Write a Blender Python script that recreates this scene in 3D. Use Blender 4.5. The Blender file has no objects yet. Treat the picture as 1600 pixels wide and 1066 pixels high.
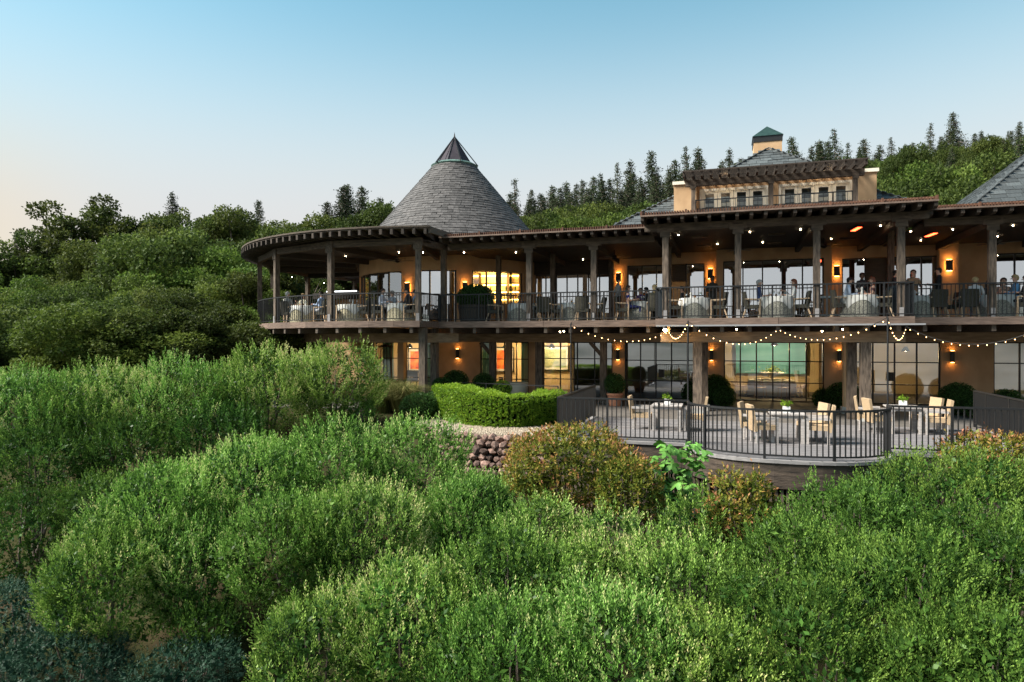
import bpy, bmesh, math, random
import numpy as np
from mathutils import Vector, Matrix
random.seed(7); RNG = np.random.default_rng(7)
R = math.radians; PI = math.pi
scn = bpy.context.scene
COL = scn.collection

# ------------------------------------------------------------------ camera, sky, sun, exposure
CAMZ = 2.56; FPX = 1067.0
cam = bpy.data.cameras.new('camera'); cam.sensor_width = 36; cam.lens = 24.0; cam.clip_end = 12000; cam.clip_start = .1
camo = bpy.data.objects.new('camera', cam); COL.objects.link(camo)
camo.location = (0, 0, CAMZ); camo.rotation_euler = (R(90), 0, 0)
scn.camera = camo

SUN_AZ = -100.0     # degrees from the view axis (+Y), negative to the left
SUN_EL = 44.0
world = bpy.data.worlds.new('World'); scn.world = world; world.use_nodes = True
wn = world.node_tree.nodes; wl = world.node_tree.links
bg = wn['Background']
sky = wn.new('ShaderNodeTexSky'); sky.sky_type = 'NISHITA'; sky.sun_disc = False
sky.sun_elevation = R(SUN_EL); sky.sun_rotation = R(SUN_AZ); sky.altitude = 200
sky.air_density = 1.0; sky.dust_density = 0.25; sky.ozone_density = 2.0
tintn = wn.new('ShaderNodeMix'); tintn.data_type = 'RGBA'; tintn.blend_type = 'MULTIPLY'; tintn.inputs[0].default_value = 1
tintn.inputs[7].default_value = (1.08, 1.40, 1.07, 1)
wl.new(sky.outputs[0], tintn.inputs[6]); bg.inputs[1].default_value = 0.057
# pale evening haze band all round the horizon, and the afterglow where the sun went down behind the left ridge
wtc = wn.new('ShaderNodeTexCoord'); wsx = wn.new('ShaderNodeSeparateXYZ'); wl.new(wtc.outputs['Generated'], wsx.inputs[0])
def wmath(op, a, b=None):
    n = wn.new('ShaderNodeMath'); n.operation = op
    for i, x in enumerate((a, b)):
        if x is None: continue
        if isinstance(x, (int, float)): n.inputs[i].default_value = x
        else: wl.new(x, n.inputs[i])
    return n.outputs[0]
hzn = wn.new('ShaderNodeMapRange'); hzn.interpolation_type = 'SMOOTHSTEP'; wl.new(wsx.outputs[2], hzn.inputs[0])
for i_, x_ in ((1, .14), (2, .48), (3, .96), (4, 0)): hzn.inputs[i_].default_value = x_
hmix = wn.new('ShaderNodeMix'); hmix.data_type = 'RGBA'; wl.new(hzn.outputs[0], hmix.inputs[0])
wl.new(tintn.outputs[2], hmix.inputs[6]); hmix.inputs[7].default_value = (3.95, 3.85, 3.85, 1)
dt = wn.new('ShaderNodeVectorMath'); dt.operation = 'DOT_PRODUCT'; wl.new(wtc.outputs['Generated'], dt.inputs[0])
_g = Vector((math.sin(R(-40)), math.cos(R(-40)), .09)).normalized(); dt.inputs[1].default_value = _g
gl_ = wmath('POWER', wmath('MAXIMUM', dt.outputs['Value'], 0), 110)
gadd = wn.new('ShaderNodeMix'); gadd.data_type = 'RGBA'; gadd.blend_type = 'MULTIPLY'; wl.new(gl_, gadd.inputs[0])
wl.new(hmix.outputs[2], gadd.inputs[6]); gadd.inputs[7].default_value = (1.12, .99, .80, 1)
wl.new(gadd.outputs[2], bg.inputs[0])

sun = bpy.data.lights.new('sun', 'SUN'); sun.energy = 3.5; sun.angle = R(24); sun.color = (1, .95, .85)
suno = bpy.data.objects.new('sun', sun); COL.objects.link(suno)
sd = Vector((math.sin(R(SUN_AZ)) * math.cos(R(SUN_EL)), math.cos(R(SUN_AZ)) * math.cos(R(SUN_EL)), math.sin(R(SUN_EL))))
suno.rotation_euler = sd.to_track_quat('Z', 'Y').to_euler(); suno.location = (-60, 60, 40)

vs = scn.view_settings
vs.view_transform = 'Standard'; vs.look = 'None'; vs.gamma = 1; vs.use_curve_mapping = False; vs.exposure = 1.78
scn.cycles.max_bounces = 6; scn.cycles.transparent_max_bounces = 8; scn.cycles.use_denoising = True
scn.cycles.diffuse_bounces = 3; scn.cycles.glossy_bounces = 3; scn.cycles.sample_clamp_indirect = 4

# ------------------------------------------------------------------ frames and helpers
TH = R(17.5); c_, s_ = math.cos(TH), math.sin(TH); OX, OY = 5.24, 23.3
def W(u, v, z=0): return Vector((OX + u * c_ + v * s_, OY - u * s_ + v * c_, z))
def LOC(x, y): dx, dy = x - OX, y - OY; return dx * c_ - dy * s_, dx * s_ + dy * c_
def U(px, v):
    r = (px - 800) / FPX; X0, Y0 = OX + v * s_, OY + v * c_
    return (r * Y0 - X0) / (c_ + r * s_)
def DEP(px, v): return OY + v * c_ - U(px, v) * s_
def Z(py, d): return CAMZ - (py - 533) / FPX * d
def ZP(px, py, v): return Z(py, DEP(px, v))
def at(px, py, d): return Vector(((px - 800) / FPX * d, d, Z(py, d)))
def lerp(a, b, t): return a + (b - a) * t

class MB:
    def __init__(s): s.v = []; s.f = []; s.m = []; s.mi = 0
    def face(s, idx): s.f.append(idx); s.m.append(s.mi)
    def box(s, x0, x1, y0, y1, z0, z1):
        n = len(s.v)
        s.v += [(x0,y0,z0),(x1,y0,z0),(x1,y1,z0),(x0,y1,z0),(x0,y0,z1),(x1,y0,z1),(x1,y1,z1),(x0,y1,z1)]
        for q in ((0,3,2,1),(4,5,6,7),(0,1,5,4),(1,2,6,5),(2,3,7,6),(3,0,4,7)): s.face([n + i for i in q])
        return s
    def beam(s, a, b, w, h, up=(0,0,1)):
        a = Vector(a); b = Vector(b); d = (b - a).normalized(); up = Vector(up)
        if abs(d.dot(up)) > .98: up = Vector((0, 1, 0))
        x = d.cross(up).normalized(); y = x.cross(d)
        n = len(s.v)
        for p in (a, b):
            for sx, sy in ((-1,-1),(1,-1),(1,1),(-1,1)): s.v.append(tuple(p + x * w / 2 * sx + y * h / 2 * sy))
        for q in ((0,1,2,3),(7,6,5,4),(0,4,5,1),(1,5,6,2),(2,6,7,3),(3,7,4,0)): s.face([n + i for i in q])
        return s
    def tube(s, pts, rad, n=8, cap=True):
        pts = [Vector(p) for p in pts]
        if not hasattr(rad, '__len__'): rad = [rad] * len(pts)
        b0 = len(s.v); px = None
        for i, p in enumerate(pts):
            d = (pts[min(i + 1, len(pts) - 1)] - pts[max(i - 1, 0)])
            d = d.normalized() if d.length > 1e-9 else Vector((0,0,1))
            if px is None:
                px = d.orthogonal().normalized()
            else:
                px = (px - d * px.dot(d)); px = px.normalized() if px.length > 1e-6 else d.orthogonal().normalized()
            py = d.cross(px)
            for k in range(n):
                a = 2 * PI * k / n; s.v.append(tuple(p + (px * math.cos(a) + py * math.sin(a)) * rad[i]))
        for i in range(len(pts) - 1):
            for k in range(n):
                k2 = (k + 1) % n; a = b0 + i * n
                s.face([a + k, a + k2, a + n + k2, a + n + k])
        if cap:
            s.face([b0 + k for k in range(n)][::-1]); e = b0 + (len(pts) - 1) * n; s.face([e + k for k in range(n)])
        return s
    def lathe(s, prof, n=16, cx=0, cy=0, sx=1, sy=1, cap=True, wob=0, k=0):
        b0 = len(s.v)
        for (r, z) in prof:
            for i in range(n):
                a = 2 * PI * i / n; rr = r * (1 + wob * math.sin(k * a) * (1 if wob else 0))
                s.v.append((cx + rr * math.cos(a) * sx, cy + rr * math.sin(a) * sy, z))
        for j in range(len(prof) - 1):
            for i in range(n):
                i2 = (i + 1) % n; a = b0 + j * n
                s.face([a + i, a + i2, a + n + i2, a + n + i])
        if cap:
            s.face([b0 + i for i in range(n)][::-1]); e = b0 + (len(prof) - 1) * n; s.face([e + i for i in range(n)])
        return s
    def ell(s, c, r, n=10, m=7):
        b0 = len(s.v); c = Vector(c)
        if not hasattr(r, '__len__'): r = (r, r, r)
        for j in range(1, m):
            t = PI * j / m
            for i in range(n):
                a = 2 * PI * i / n
                s.v.append((c.x + r[0] * math.sin(t) * math.cos(a), c.y + r[1] * math.sin(t) * math.sin(a), c.z + r[2] * math.cos(t)))
        T = len(s.v); s.v.append((c.x, c.y, c.z + r[2])); B = len(s.v); s.v.append((c.x, c.y, c.z - r[2]))
        for j in range(m - 2):
            for i in range(n):
                i2 = (i + 1) % n; a = b0 + j * n
                s.face([a + i, a + n + i, a + n + i2, a + i2])
        for i in range(n):
            i2 = (i + 1) % n
            s.face([b0 + i, b0 + i2, T]); e = b0 + (m - 2) * n; s.face([e + i2, e + i, B])
        return s
    def poly(s, outline, z0, z1):   # extruded polygon in xy
        n = len(outline); b = len(s.v)
        s.v += [(x, y, z0) for x, y in outline] + [(x, y, z1) for x, y in outline]
        s.face(list(range(b, b + n))[::-1]); s.face(list(range(b + n, b + 2 * n)))
        for i in range(n):
            j = (i + 1) % n; s.face([b + i, b + j, b + n + j, b + n + i])
        return s
    def mesh(s, name, mats, smooth=False):
        me = bpy.data.meshes.new(name); me.from_pydata(s.v, [], s.f)
        for m in (mats if isinstance(mats, (list, tuple)) else [mats]): me.materials.append(m)
        if isinstance(mats, (list, tuple)) and len(mats) > 1: me.polygons.foreach_set('material_index', s.m)
        if smooth: me.polygons.foreach_set('use_smooth', [True] * len(s.f))
        me.update(); return me

def props(o, label=None, cat=None, group=None, kind=None):
    if label: o['label'] = label
    if cat: o['category'] = cat
    if group: o['group'] = group
    if kind: o['kind'] = kind
    return o
def ob(name, me, parent=None, loc=(0,0,0), rz=0, scale=None, label=None, cat=None, group=None, kind=None):
    o = bpy.data.objects.new(name, me); COL.objects.link(o)
    if parent: o.parent = parent
    o.location = loc
    if rz: o.rotation_euler[2] = rz
    if scale is not None: o.scale = scale
    return props(o, label, cat, group, kind)
def part(name, mb, mat, parent, smooth=False, **k): return ob(name, mb.mesh(name, mat, smooth), parent, **k)
def thing(name, label, cat, loc=(0,0,0), rz=0, group=None, kind=None):
    return ob(name, None, None, loc, rz, None, label, cat, group, kind)
def dup(root, loc, rz=None, scale=None, label=None, group=None):
    r = root.copy(); COL.objects.link(r); r.location = loc
    if rz is not None: r.rotation_euler[2] = rz
    if scale is not None: r.scale = scale
    if label: r['label'] = label
    if group: r['group'] = group
    for ch in list(root.children):
        q = ch.copy(); COL.objects.link(q); q.parent = r
        for g in list(ch.children):
            d = g.copy(); COL.objects.link(d); d.parent = q
    return r

def np_mesh(name, verts, mats, tint=None, k=4, smooth=False):   # verts (N,k,3): N separate k-gons
    N = verts.shape[0]; me = bpy.data.meshes.new(name)
    me.vertices.add(N * k); me.vertices.foreach_set('co', verts.reshape(-1).astype(np.float32))
    me.loops.add(N * k); me.loops.foreach_set('vertex_index', np.arange(N * k, dtype=np.int32))
    me.polygons.add(N); me.polygons.foreach_set('loop_start', np.arange(0, N * k, k, dtype=np.int32))
    if tint is not None:
        at_ = me.attributes.new('tint', 'FLOAT', 'FACE'); at_.data.foreach_set('value', tint.astype(np.float32))
    me.materials.append(mats); me.update(calc_edges=True); return me

# ------------------------------------------------------------------ materials
def newmat(name):
    m = bpy.data.materials.new(name); m.use_nodes = True
    nt = m.node_tree; return m, nt, nt.nodes, nt.links, nt.nodes['Principled BSDF']
def ramp(N, stops):
    r = N.new('ShaderNodeValToRGB'); e = r.color_ramp.elements
    while len(e) < len(stops): e.new(.5)
    for i, (p, cc) in enumerate(stops): e[i].position = p; e[i].color = (*cc, 1)
    return r
def mat(name, c1, c2=None, scale=6, rough=.8, stretch=(1,1,1), bump=0, bscale=None, metal=0, rnd=0, detail=5, spec=.4):
    m, nt, N, L, P = newmat(name)
    P.inputs['Roughness'].default_value = rough; P.inputs['Metallic'].default_value = metal
    P.inputs['Specular IOR Level'].default_value = spec
    if c2 is None and not rnd:
        P.inputs['Base Color'].default_value = (*c1, 1)
    if c2 is None: c2 = c1
    tc = N.new('ShaderNodeTexCoord'); mp = N.new('ShaderNodeMapping'); mp.inputs['Scale'].default_value = stretch
    L.new(tc.outputs['Object'], mp.inputs[0])
    nz = N.new('ShaderNodeTexNoise'); nz.inputs['Scale'].default_value = scale; nz.inputs['Detail'].default_value = detail
    L.new(mp.outputs[0], nz.inputs['Vector'])
    rp = ramp(N, [(.3, c1), (.7, c2)]); L.new(nz.outputs[0], rp.inputs[0])
    out = rp.outputs[0]
    if rnd:
        oi = N.new('ShaderNodeObjectInfo'); hs = N.new('ShaderNodeHueSaturation')
        mr = N.new('ShaderNodeMapRange'); mr.inputs[3].default_value = 1 - rnd; mr.inputs[4].default_value = 1 + rnd
        L.new(oi.outputs['Random'], mr.inputs[0]); L.new(mr.outputs[0], hs.inputs['Value']); L.new(out, hs.inputs['Color']); out = hs.outputs[0]
    L.new(out, P.inputs['Base Color'])
    if bump:
        n2 = N.new('ShaderNodeTexNoise'); n2.inputs['Scale'].default_value = bscale or scale * 4; n2.inputs['Detail'].default_value = 4
        L.new(mp.outputs[0], n2.inputs['Vector'])
        b = N.new('ShaderNodeBump'); b.inputs['Strength'].default_value = bump; b.inputs['Distance'].default_value = .02
        L.new(n2.outputs[0], b.inputs['Height']); L.new(b.outputs[0], P.inputs['Normal'])
    return m
def emit(name, col, strength):
    m, nt, N, L, P = newmat(name)
    P.inputs['Base Color'].default_value = (0, 0, 0, 1)
    P.inputs['Emission Color'].default_value = (*col, 1); P.inputs['Emission Strength'].default_value = strength
    return m
def leafmat(name, stops, transl=.3, rough=.45, rnd=.0, spec=.14):
    m, nt, N, L, P = newmat(name)
    a = N.new('ShaderNodeAttribute'); a.attribute_name = 'tint'
    rp = ramp(N, stops); L.new(a.outputs['Fac'], rp.inputs[0]); out = rp.outputs[0]
    if rnd:
        oi = N.new('ShaderNodeObjectInfo'); hs = N.new('ShaderNodeHueSaturation')
        mr = N.new('ShaderNodeMapRange'); mr.inputs[3].default_value = 1 - rnd; mr.inputs[4].default_value = 1 + rnd
        L.new(oi.outputs['Random'], mr.inputs[0]); L.new(mr.outputs[0], hs.inputs['Value']); 
        m2 = N.new('ShaderNodeMapRange'); m2.inputs[3].default_value = .475; m2.inputs[4].default_value = .507
        ad = N.new('ShaderNodeMath'); ad.operation = 'MULTIPLY'; ad.inputs[1].default_value = 7.31
        fr = N.new('ShaderNodeMath'); fr.operation = 'FRACT'
        L.new(oi.outputs['Random'], ad.inputs[0]); L.new(ad.outputs[0], fr.inputs[0]); L.new(fr.outputs[0], m2.inputs[0]); L.new(m2.outputs[0], hs.inputs['Hue'])
        L.new(out, hs.inputs['Color']); out = hs.outputs[0]
    L.new(out, P.inputs['Base Color']); P.inputs['Roughness'].default_value = rough; P.inputs['Specular IOR Level'].default_value = spec
    t = N.new('ShaderNodeBsdfTranslucent'); L.new(out, t.inputs[0])
    mx = N.new('ShaderNodeMixShader'); mx.inputs[0].default_value = transl
    L.new(P.outputs[0], mx.inputs[1]); L.new(t.outputs[0], mx.inputs[2]); L.new(mx.outputs[0], N['Material Output'].inputs[0])
    return m
def glassmat(name, refl, tint=(1,1,1), grough=.0):
    m, nt, N, L, P = newmat(name); N.remove(P)
    g = N.new('ShaderNodeBsdfGlossy'); g.inputs['Roughness'].default_value = grough; g.inputs[0].default_value = (.88, .92, .97, 1)
    t = N.new('ShaderNodeBsdfTransparent'); t.inputs[0].default_value = (*tint, 1)
    f = N.new('ShaderNodeFresnel'); f.inputs[0].default_value = 1.5
    mr = N.new('ShaderNodeMapRange'); mr.inputs[1].default_value = .04; mr.inputs[2].default_value = 1; mr.inputs[3].default_value = refl; mr.inputs[4].default_value = 1
    L.new(f.outputs[0], mr.inputs[0])
    mx = N.new('ShaderNodeMixShader'); L.new(mr.outputs[0], mx.inputs[0]); L.new(t.outputs[0], mx.inputs[1]); L.new(g.outputs[0], mx.inputs[2])
    L.new(mx.outputs[0], N['Material Output'].inputs[0]); return m

M_timber = mat('weathered_timber', (.040,.029,.022), (.165,.122,.09), 3, .85, (6,6,1.2), .5, 14, rnd=.15)
M_timberx = mat('weathered_timber_beam', (.045,.034,.026), (.12,.09,.066), 3, .85, (1,6,6), .5, 14, rnd=.12)
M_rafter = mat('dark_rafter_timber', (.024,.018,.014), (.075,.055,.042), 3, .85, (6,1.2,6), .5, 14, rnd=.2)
M_fascia = mat('deck_fascia_wood', (.08,.052,.040), (.19,.13,.10), 2.5, .8, (1,5,9), .4, 10, rnd=.2)
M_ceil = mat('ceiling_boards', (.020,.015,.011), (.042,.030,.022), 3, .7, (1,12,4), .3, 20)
M_lath = mat('rusty_lath', (.075,.030,.017), (.15,.068,.038), 5, .8, (1,1,1), .2, rnd=.2)
M_stucco = mat('ochre_stucco', (.38,.235,.125), (.58,.38,.22), 1.3, .95, (1,1,.7), .3, 50, detail=9)
M_cream = mat('cream_paint', (.72,.64,.50), (.78,.71,.57), 4, .6)
M_slate = mat('slate', (.040,.036,.035), (.085,.078,.076), 9, .7, (1,1,1), .3, 40, rnd=.34)
M_slateg = mat('green_slate', (.036,.042,.044), (.080,.088,.090), 8, .65, (1,1,1), .3, 40, rnd=.4)
M_iron = mat('black_iron', (.008,.008,.009), (.014,.014,.015), 20, .5)
M_bronze = mat('dark_bronze', (.018,.014,.011), (.03,.025,.02), 20, .45, metal=.3)
M_copper = mat('green_copper', (.008,.024,.020), (.018,.045,.037), 6, .5, bump=.1)
M_verd = mat('verdigris', (.06,.11,.095), (.12,.20,.17), 8, .6)
M_deck = mat('grey_deck_board', (.115,.106,.108), (.205,.19,.192), 2, .75, (1.2,14,4), .3, 12, rnd=.16)
M_curb = mat('pale_deck_edge', (.17,.158,.158), (.26,.243,.24), 3, .75, (1,6,6), .2)
M_dfas = mat('curved_timber_fascia', (.018,.013,.010), (.095,.068,.05), 2.2, .8, (1,1,7), .5, 10)
M_glass = glassmat('window_glass', .36, (.8,.85,.85))
M_glassu = glassmat('upper_window_glass', .68, (.8,.82,.82))
M_glassl = glassmat('clear_window_glass', .16, (.92,.94,.9))
M_glassd = mat('skylight_dark_glass', (.035,.030,.038), (.055,.048,.058), 3, .75, spec=.15)
M_glasspd = glassmat('penthouse_door_glass', .04, (.9,.92,.9))
M_floor = mat('upper_deck_floor', (.10,.075,.06), (.19,.15,.12), 3, .8, (1,8,1))
M_soil = mat('dry_soil', (.035,.026,.017), (.085,.066,.042), 1.5, 1, bump=.8, bscale=9)
M_conc = mat('concrete', (.35,.33,.30), (.5,.47,.43), 5, .9, bump=.2)
M_white = mat('white_linen', (.50,.49,.46), (.60,.59,.56), 6, .9)
M_pattern = mat('patterned_cloth', (.05,.05,.04), (.45,.43,.36), 42, .9, detail=2)
M_patternc = mat('cream_patterned_cloth', (.16,.13,.07), (.70,.63,.44), 30, .9, detail=2)
M_olive = mat('olive_upholstery', (.045,.042,.030), (.075,.068,.05), 20, .85, rnd=.12)
M_ash = mat('pale_ash_wood', (.42,.29,.18), (.55,.40,.26), 6, .6, (1,1,5))
M_wicker = mat('tan_wicker', (.33,.225,.13), (.45,.325,.20), 30, .8, (1,1,5), .5, 60)
M_teak = mat('silvered_teak', (.26,.23,.21), (.42,.38,.36), 4, .8, (1,1,7), .2)
M_terra = mat('terracotta', (.30,.12,.07), (.42,.19,.11), 8, .85)
M_whitepot = mat('white_ceramic', (.75,.74,.72), None, 5, .35)
M_vat = mat('stained_barrel_wood', (.035,.027,.022), (.075,.058,.047), 4, .75, (9,9,1), .4)
M_plaster = mat('interior_plaster', (.60,.47,.28), (.66,.52,.32), 2, .9)
M_indark = mat('interior_dark_wood', (.06,.038,.022), (.10,.065,.038), 3, .6, (1,1,6))
M_teal = mat('teal_wall', (.10,.38,.42), (.14,.46,.50), 2, .7)
M_bark = mat('bark', (.07,.052,.04), (.17,.135,.11), 7, .95, (3,3,.8), .8, 12)
M_palebark = mat('pale_bark', (.30,.26,.22), (.46,.41,.36), 7, .95, (3,3,.8), .5, 12)
M_stone = mat('fieldstone', (.13,.065,.050), (.24,.165,.135), 3, .9, (1,1,1), .6, 14, rnd=.6)
M_gravel = mat('pale_gravel', (.22,.17,.12), (.32,.26,.19), 25, .95)
M_bulb = emit('bulb_glow', (1, .56, .22), 4.5)
M_spot = emit('downlight_glow', (1, .74, .44), 26)
M_flood = emit('floodlight_glow', (1, .62, .22), 120)
M_scon = emit('sconce_glow', (1, .42, .09), 10)
M_heat = emit('heater_glow', (1, .07, .02), 4)
M_shelf = emit('bar_glow', (1, .60, .14), 9)
M_white_l = emit('skylight_strip', (.9, .95, 1), 1.2)

G_sage = [(0, (.030,.074,.014)), (.35, (.088,.185,.030)), (.65, (.18,.34,.058)), (.9, (.33,.50,.13)), (1, (.52,.53,.22))]
M_olv = leafmat('sage_leaf', G_sage, .28, .42, .12)
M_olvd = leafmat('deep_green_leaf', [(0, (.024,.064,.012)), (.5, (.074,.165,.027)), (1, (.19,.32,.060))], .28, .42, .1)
M_blue = leafmat('blue_green_leaf', [(0, (.012,.035,.020)), (.5, (.030,.072,.042)), (1, (.07,.13,.085))], .2, .5)
M_red = leafmat('bronze_leaf', [(0, (.060,.085,.012)), (.35, (.14,.165,.022)), (.58, (.24,.20,.035)), (.8, (.34,.17,.06)), (1, (.46,.20,.12))], .3, .45)
M_box = leafmat('boxwood_leaf', [(0, (.05,.11,.010)), (.5, (.13,.24,.018)), (1, (.27,.38,.035))], .35, .4)
M_ball = leafmat('dark_boxwood_leaf', [(0, (.015,.04,.010)), (.5, (.035,.085,.018)), (1, (.08,.15,.03))], .25, .4)
M_fig = mat('fig_leaf', (.06,.17,.025), (.13,.28,.05), 10, .5, rnd=.25)
M_grass = leafmat('fountain_grass', [(0, (.06,.075,.02)), (.5, (.14,.15,.045)), (1, (.28,.24,.10))], .3, .5)
M_oak = leafmat('oak_leaf', [(0, (.025,.040,.010)), (.5, (.058,.088,.018)), (1, (.118,.155,.034))], .4, .6, .3, .12)
M_lite = leafmat('light_tree_leaf', [(0, (.045,.080,.014)), (.5, (.10,.155,.026)), (1, (.19,.25,.055))], .4, .6, .28, .12)
M_con = leafmat('conifer_needle', [(0, (.018,.028,.013)), (.5, (.036,.052,.024)), (1, (.068,.085,.04))], .2, .7, .2, .1)
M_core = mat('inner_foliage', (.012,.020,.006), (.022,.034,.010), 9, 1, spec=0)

# ------------------------------------------------------------------ terrain
def smooth(t): t = np.clip(t, 0, 1); return t * t * (3 - 2 * t)
def ground(X, Y):
    X = np.asarray(X, float); Y = np.asarray(Y, float)
    dx, dy = X - OX, Y - OY
    u = dx * c_ - dy * s_; v = dx * s_ + dy * c_
    v0 = -5.45 + np.clip(-9 - u, 0, 24) * .27
    under = smooth((u + 3.2) / .8) * (1 - smooth((u - 12) / 3))
    v0 = v0 * (1 - under) + under * -2.0
    d = np.maximum(0, v0 - v)
    z = -.06 - .8 * smooth(d / .7) - .36 * np.minimum(d, 16) - .22 * np.clip(d - 16, 0, 60) - .06 * np.clip(d - 76, 0, 250)
    az = X / np.maximum(Y, 1)
    hh = np.interp(az, [-1.5, -.75, -.45, -.25, 0, .25, .45, .62, .8, 1.3], [3, 4.5, 7.5, 6.5, 7.5, 10, 15, 20, 24, 27])
    t = smooth((Y - 40) / 52)
    z = z + hh * t * (1 - smooth((Y - 150) / 300)) * (Y > 1)
    back = smooth((-Y - 500) / 900)
    z = z + back * (95 + 30 * np.sin(X / 260.) + 22 * np.sin(X / 97. + 1))
    return z
def gz(x, y): return float(ground(x, y))
def axis(a, b, st, far):
    mid = list(np.arange(a, b + .01, st)); out = []; s = st; p = b
    while p < far: s *= 1.35; p += s; out.append(p)
    lo = []; s = st; p = a
    while p > -far: s *= 1.35; p -= s; lo.append(p)
    return np.array(lo[::-1] + mid + out)
xs = axis(-40, 40, .8, 5000); ys = axis(-4, 60, .8, 5000)
XX, YY = np.meshgrid(xs, ys); ZZ = ground(XX, YY)
nx, ny = len(xs), len(ys)
co = np.stack([XX, YY, ZZ], -1).reshape(-1, 3)
idx = np.arange(nx * ny).reshape(ny, nx)
quads = np.stack([idx[:-1,:-1], idx[:-1,1:], idx[1:,1:], idx[1:,:-1]], -1).reshape(-1, 4)
gm = bpy.data.meshes.new('ground'); gm.from_pydata(co.tolist(), [], quads.tolist())
M_ground = mat('hillside_soil_and_scrub', (.040,.028,.018), (.030,.038,.014), 1.1, 1, (1,1,1), 1, 7, spec=0)
_nt = M_ground.node_tree; _N, _L = _nt.nodes, _nt.links     # unseen far valley ground behind the camera, painted pale in place of haze
_tc = _N.new('ShaderNodeTexCoord'); _sx = _N.new('ShaderNodeSeparateXYZ'); _L.new(_tc.outputs['Object'], _sx.inputs[0])
_mr = _N.new('ShaderNodeMapRange'); _mr.inputs[1].default_value = -90; _mr.inputs[2].default_value = -260; _L.new(_sx.outputs[1], _mr.inputs[0])
_nz = _N.new('ShaderNodeTexNoise'); _nz.inputs['Scale'].default_value = .006; _nz.inputs['Detail'].default_value = 6; _L.new(_tc.outputs['Object'], _nz.inputs['Vector'])
_rp = ramp(_N, [(.35, (.09, .10, .09)), (.5, (.17, .165, .15)), (.65, (.26, .245, .23))]); _L.new(_nz.outputs[0], _rp.inputs[0])
_P = _N['Principled BSDF']; _src = _P.inputs['Base Color'].links[0].from_socket
_mx = _N.new('ShaderNodeMix'); _mx.data_type = 'RGBA'; _L.new(_mr.outputs[0], _mx.inputs[0]); _L.new(_src, _mx.inputs[6]); _L.new(_rp.outputs[0], _mx.inputs[7]); _L.new(_mx.outputs[2], _P.inputs['Base Color'])
gm.materials.append(M_ground); gm.polygons.foreach_set('use_smooth', [True] * len(quads)); gm.update()
ob('ground', gm, kind='structure')

# ------------------------------------------------------------------ the restaurant building
bld = thing('restaurant_building', 'ochre hillside restaurant with conical slate rotunda and timber pergola decks', 'building', (OX, OY, 0), -TH)
DZ = 3.30                      # upper deck floor
VW = 7.0                       # main wall plane
def wbox(name, u0, u1, v0, v1, z0, z1, m=M_stucco, parent=None): return part(name, MB().box(u0, u1, v0, v1, z0, z1), m, parent or bld)
# --- rotunda frame
CX, CY = -2.95, 35.0; CU, CV = LOC(CX, CY); RD = 4.76; RK = 9.5
def pol(r, deg, z=0): # world angle about the rotunda centre -> building coordinates
    a = R(deg); u, v = LOC(CX + r * math.cos(a), CY + r * math.sin(a)); return Vector((u, v, z))
def ang(px, r, far=False):
    k = (px - 800) / FPX; A = 1 + k * k; B = -2 * (k * CX + CY); C = CX * CX + CY * CY - r * r
    D = max(0, B * B - 4 * A * C); y = (-B + (1 if far else -1) * math.sqrt(D)) / (2 * A)
    return math.degrees(math.atan2(y - CY, k * y - CX))
def arcpts(r, a0, a1, z, n): return [pol(r, lerp(a0, a1, i / n), z) for i in range(n + 1)]
def ringseg(name, r0, r1, a0, a1, z0, z1, m, n=24, parent=None, z0b=None, z1b=None):
    mb = MB(); b = []
    for i in range(n + 1):
        a = lerp(a0, a1, i / n)
        p0, p1 = pol(r0, a), pol(r1, a)
        b.append(len(mb.v)); mb.v += [(p0.x,p0.y,z0),(p1.x,p1.y,z0 if z0b is None else z0b),(p1.x,p1.y,z1 if z1b is None else z1b),(p0.x,p0.y,z1)]
    for i in range(n):
        A, B = b[i], b[i + 1]
        for q in range(4): mb.face([A + q, A + (q + 1) % 4, B + (q + 1) % 4, B + q])
    mb.face([b[0] + q for q in range(4)][::-1]); mb.face([b[-1] + q for q in range(4)])
    bm = bmesh.new(); me = mb.mesh(name, m); bm.from_mesh(me); bmesh.ops.recalc_face_normals(bm, faces=bm.faces); bm.to_mesh(me); bm.free()
    return ob(name, me, parent or bld)

# --- floors, ceilings, roof slabs (u, v rectangles)
UA0, UB0, UB1, UC1 = -8.85, -.30, 7.46, 17.5
VA, VB = 1.05, -.16
wbox('deck_floor', UA0, UB0, VA, VW + 7, DZ - .10, DZ, M_floor)
wbox('deck_floor', UB0, UB1, VB, VW + 7, DZ - .10, DZ + .003, M_floor)
wbox('deck_floor', UB1, UC1, VA, VW + 7, DZ - .10, DZ, M_floor)
ringseg('deck_floor', 4.0, RK - .04, -92.5, -250, DZ - .1, DZ - .004, M_floor, 40)
wbox('lower_floor', -17.5, UC1, -.9, 16, -.12, -.01, mat('dark_paving', (.07,.062,.055), (.12,.105,.095), 3, .8))
def fascia(pts, h=.24, t=.07, zt=DZ + .02, splits=1):
    for i in range(len(pts) - 1):
        a, b = Vector(pts[i]), Vector(pts[i + 1])
        for k in range(splits):
            p, q = a.lerp(b, k / splits + .0008), a.lerp(b, (k + 1) / splits - .0008)
            p.z = q.z = zt - h / 2; part('fascia_board', MB().beam(p, q, t, h), M_fascia, bld)
fascia([(UA0, VA - .04, 0), (UB0, VA - .04, 0)], splits=2)
fascia([(UB0 - .02, VB - .04, 0), (UB1 + .02, VB - .04, 0)], splits=2)
fascia([(UB0 - .0, VA - .08, 0), (UB0 - .0, VB, 0)]); fascia([(UB1, VB, 0), (UB1, VA - .08, 0)])
fascia([(UB1 + .04, VA - .04, 0), (UC1, VA - .04, 0)], splits=3)
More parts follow.
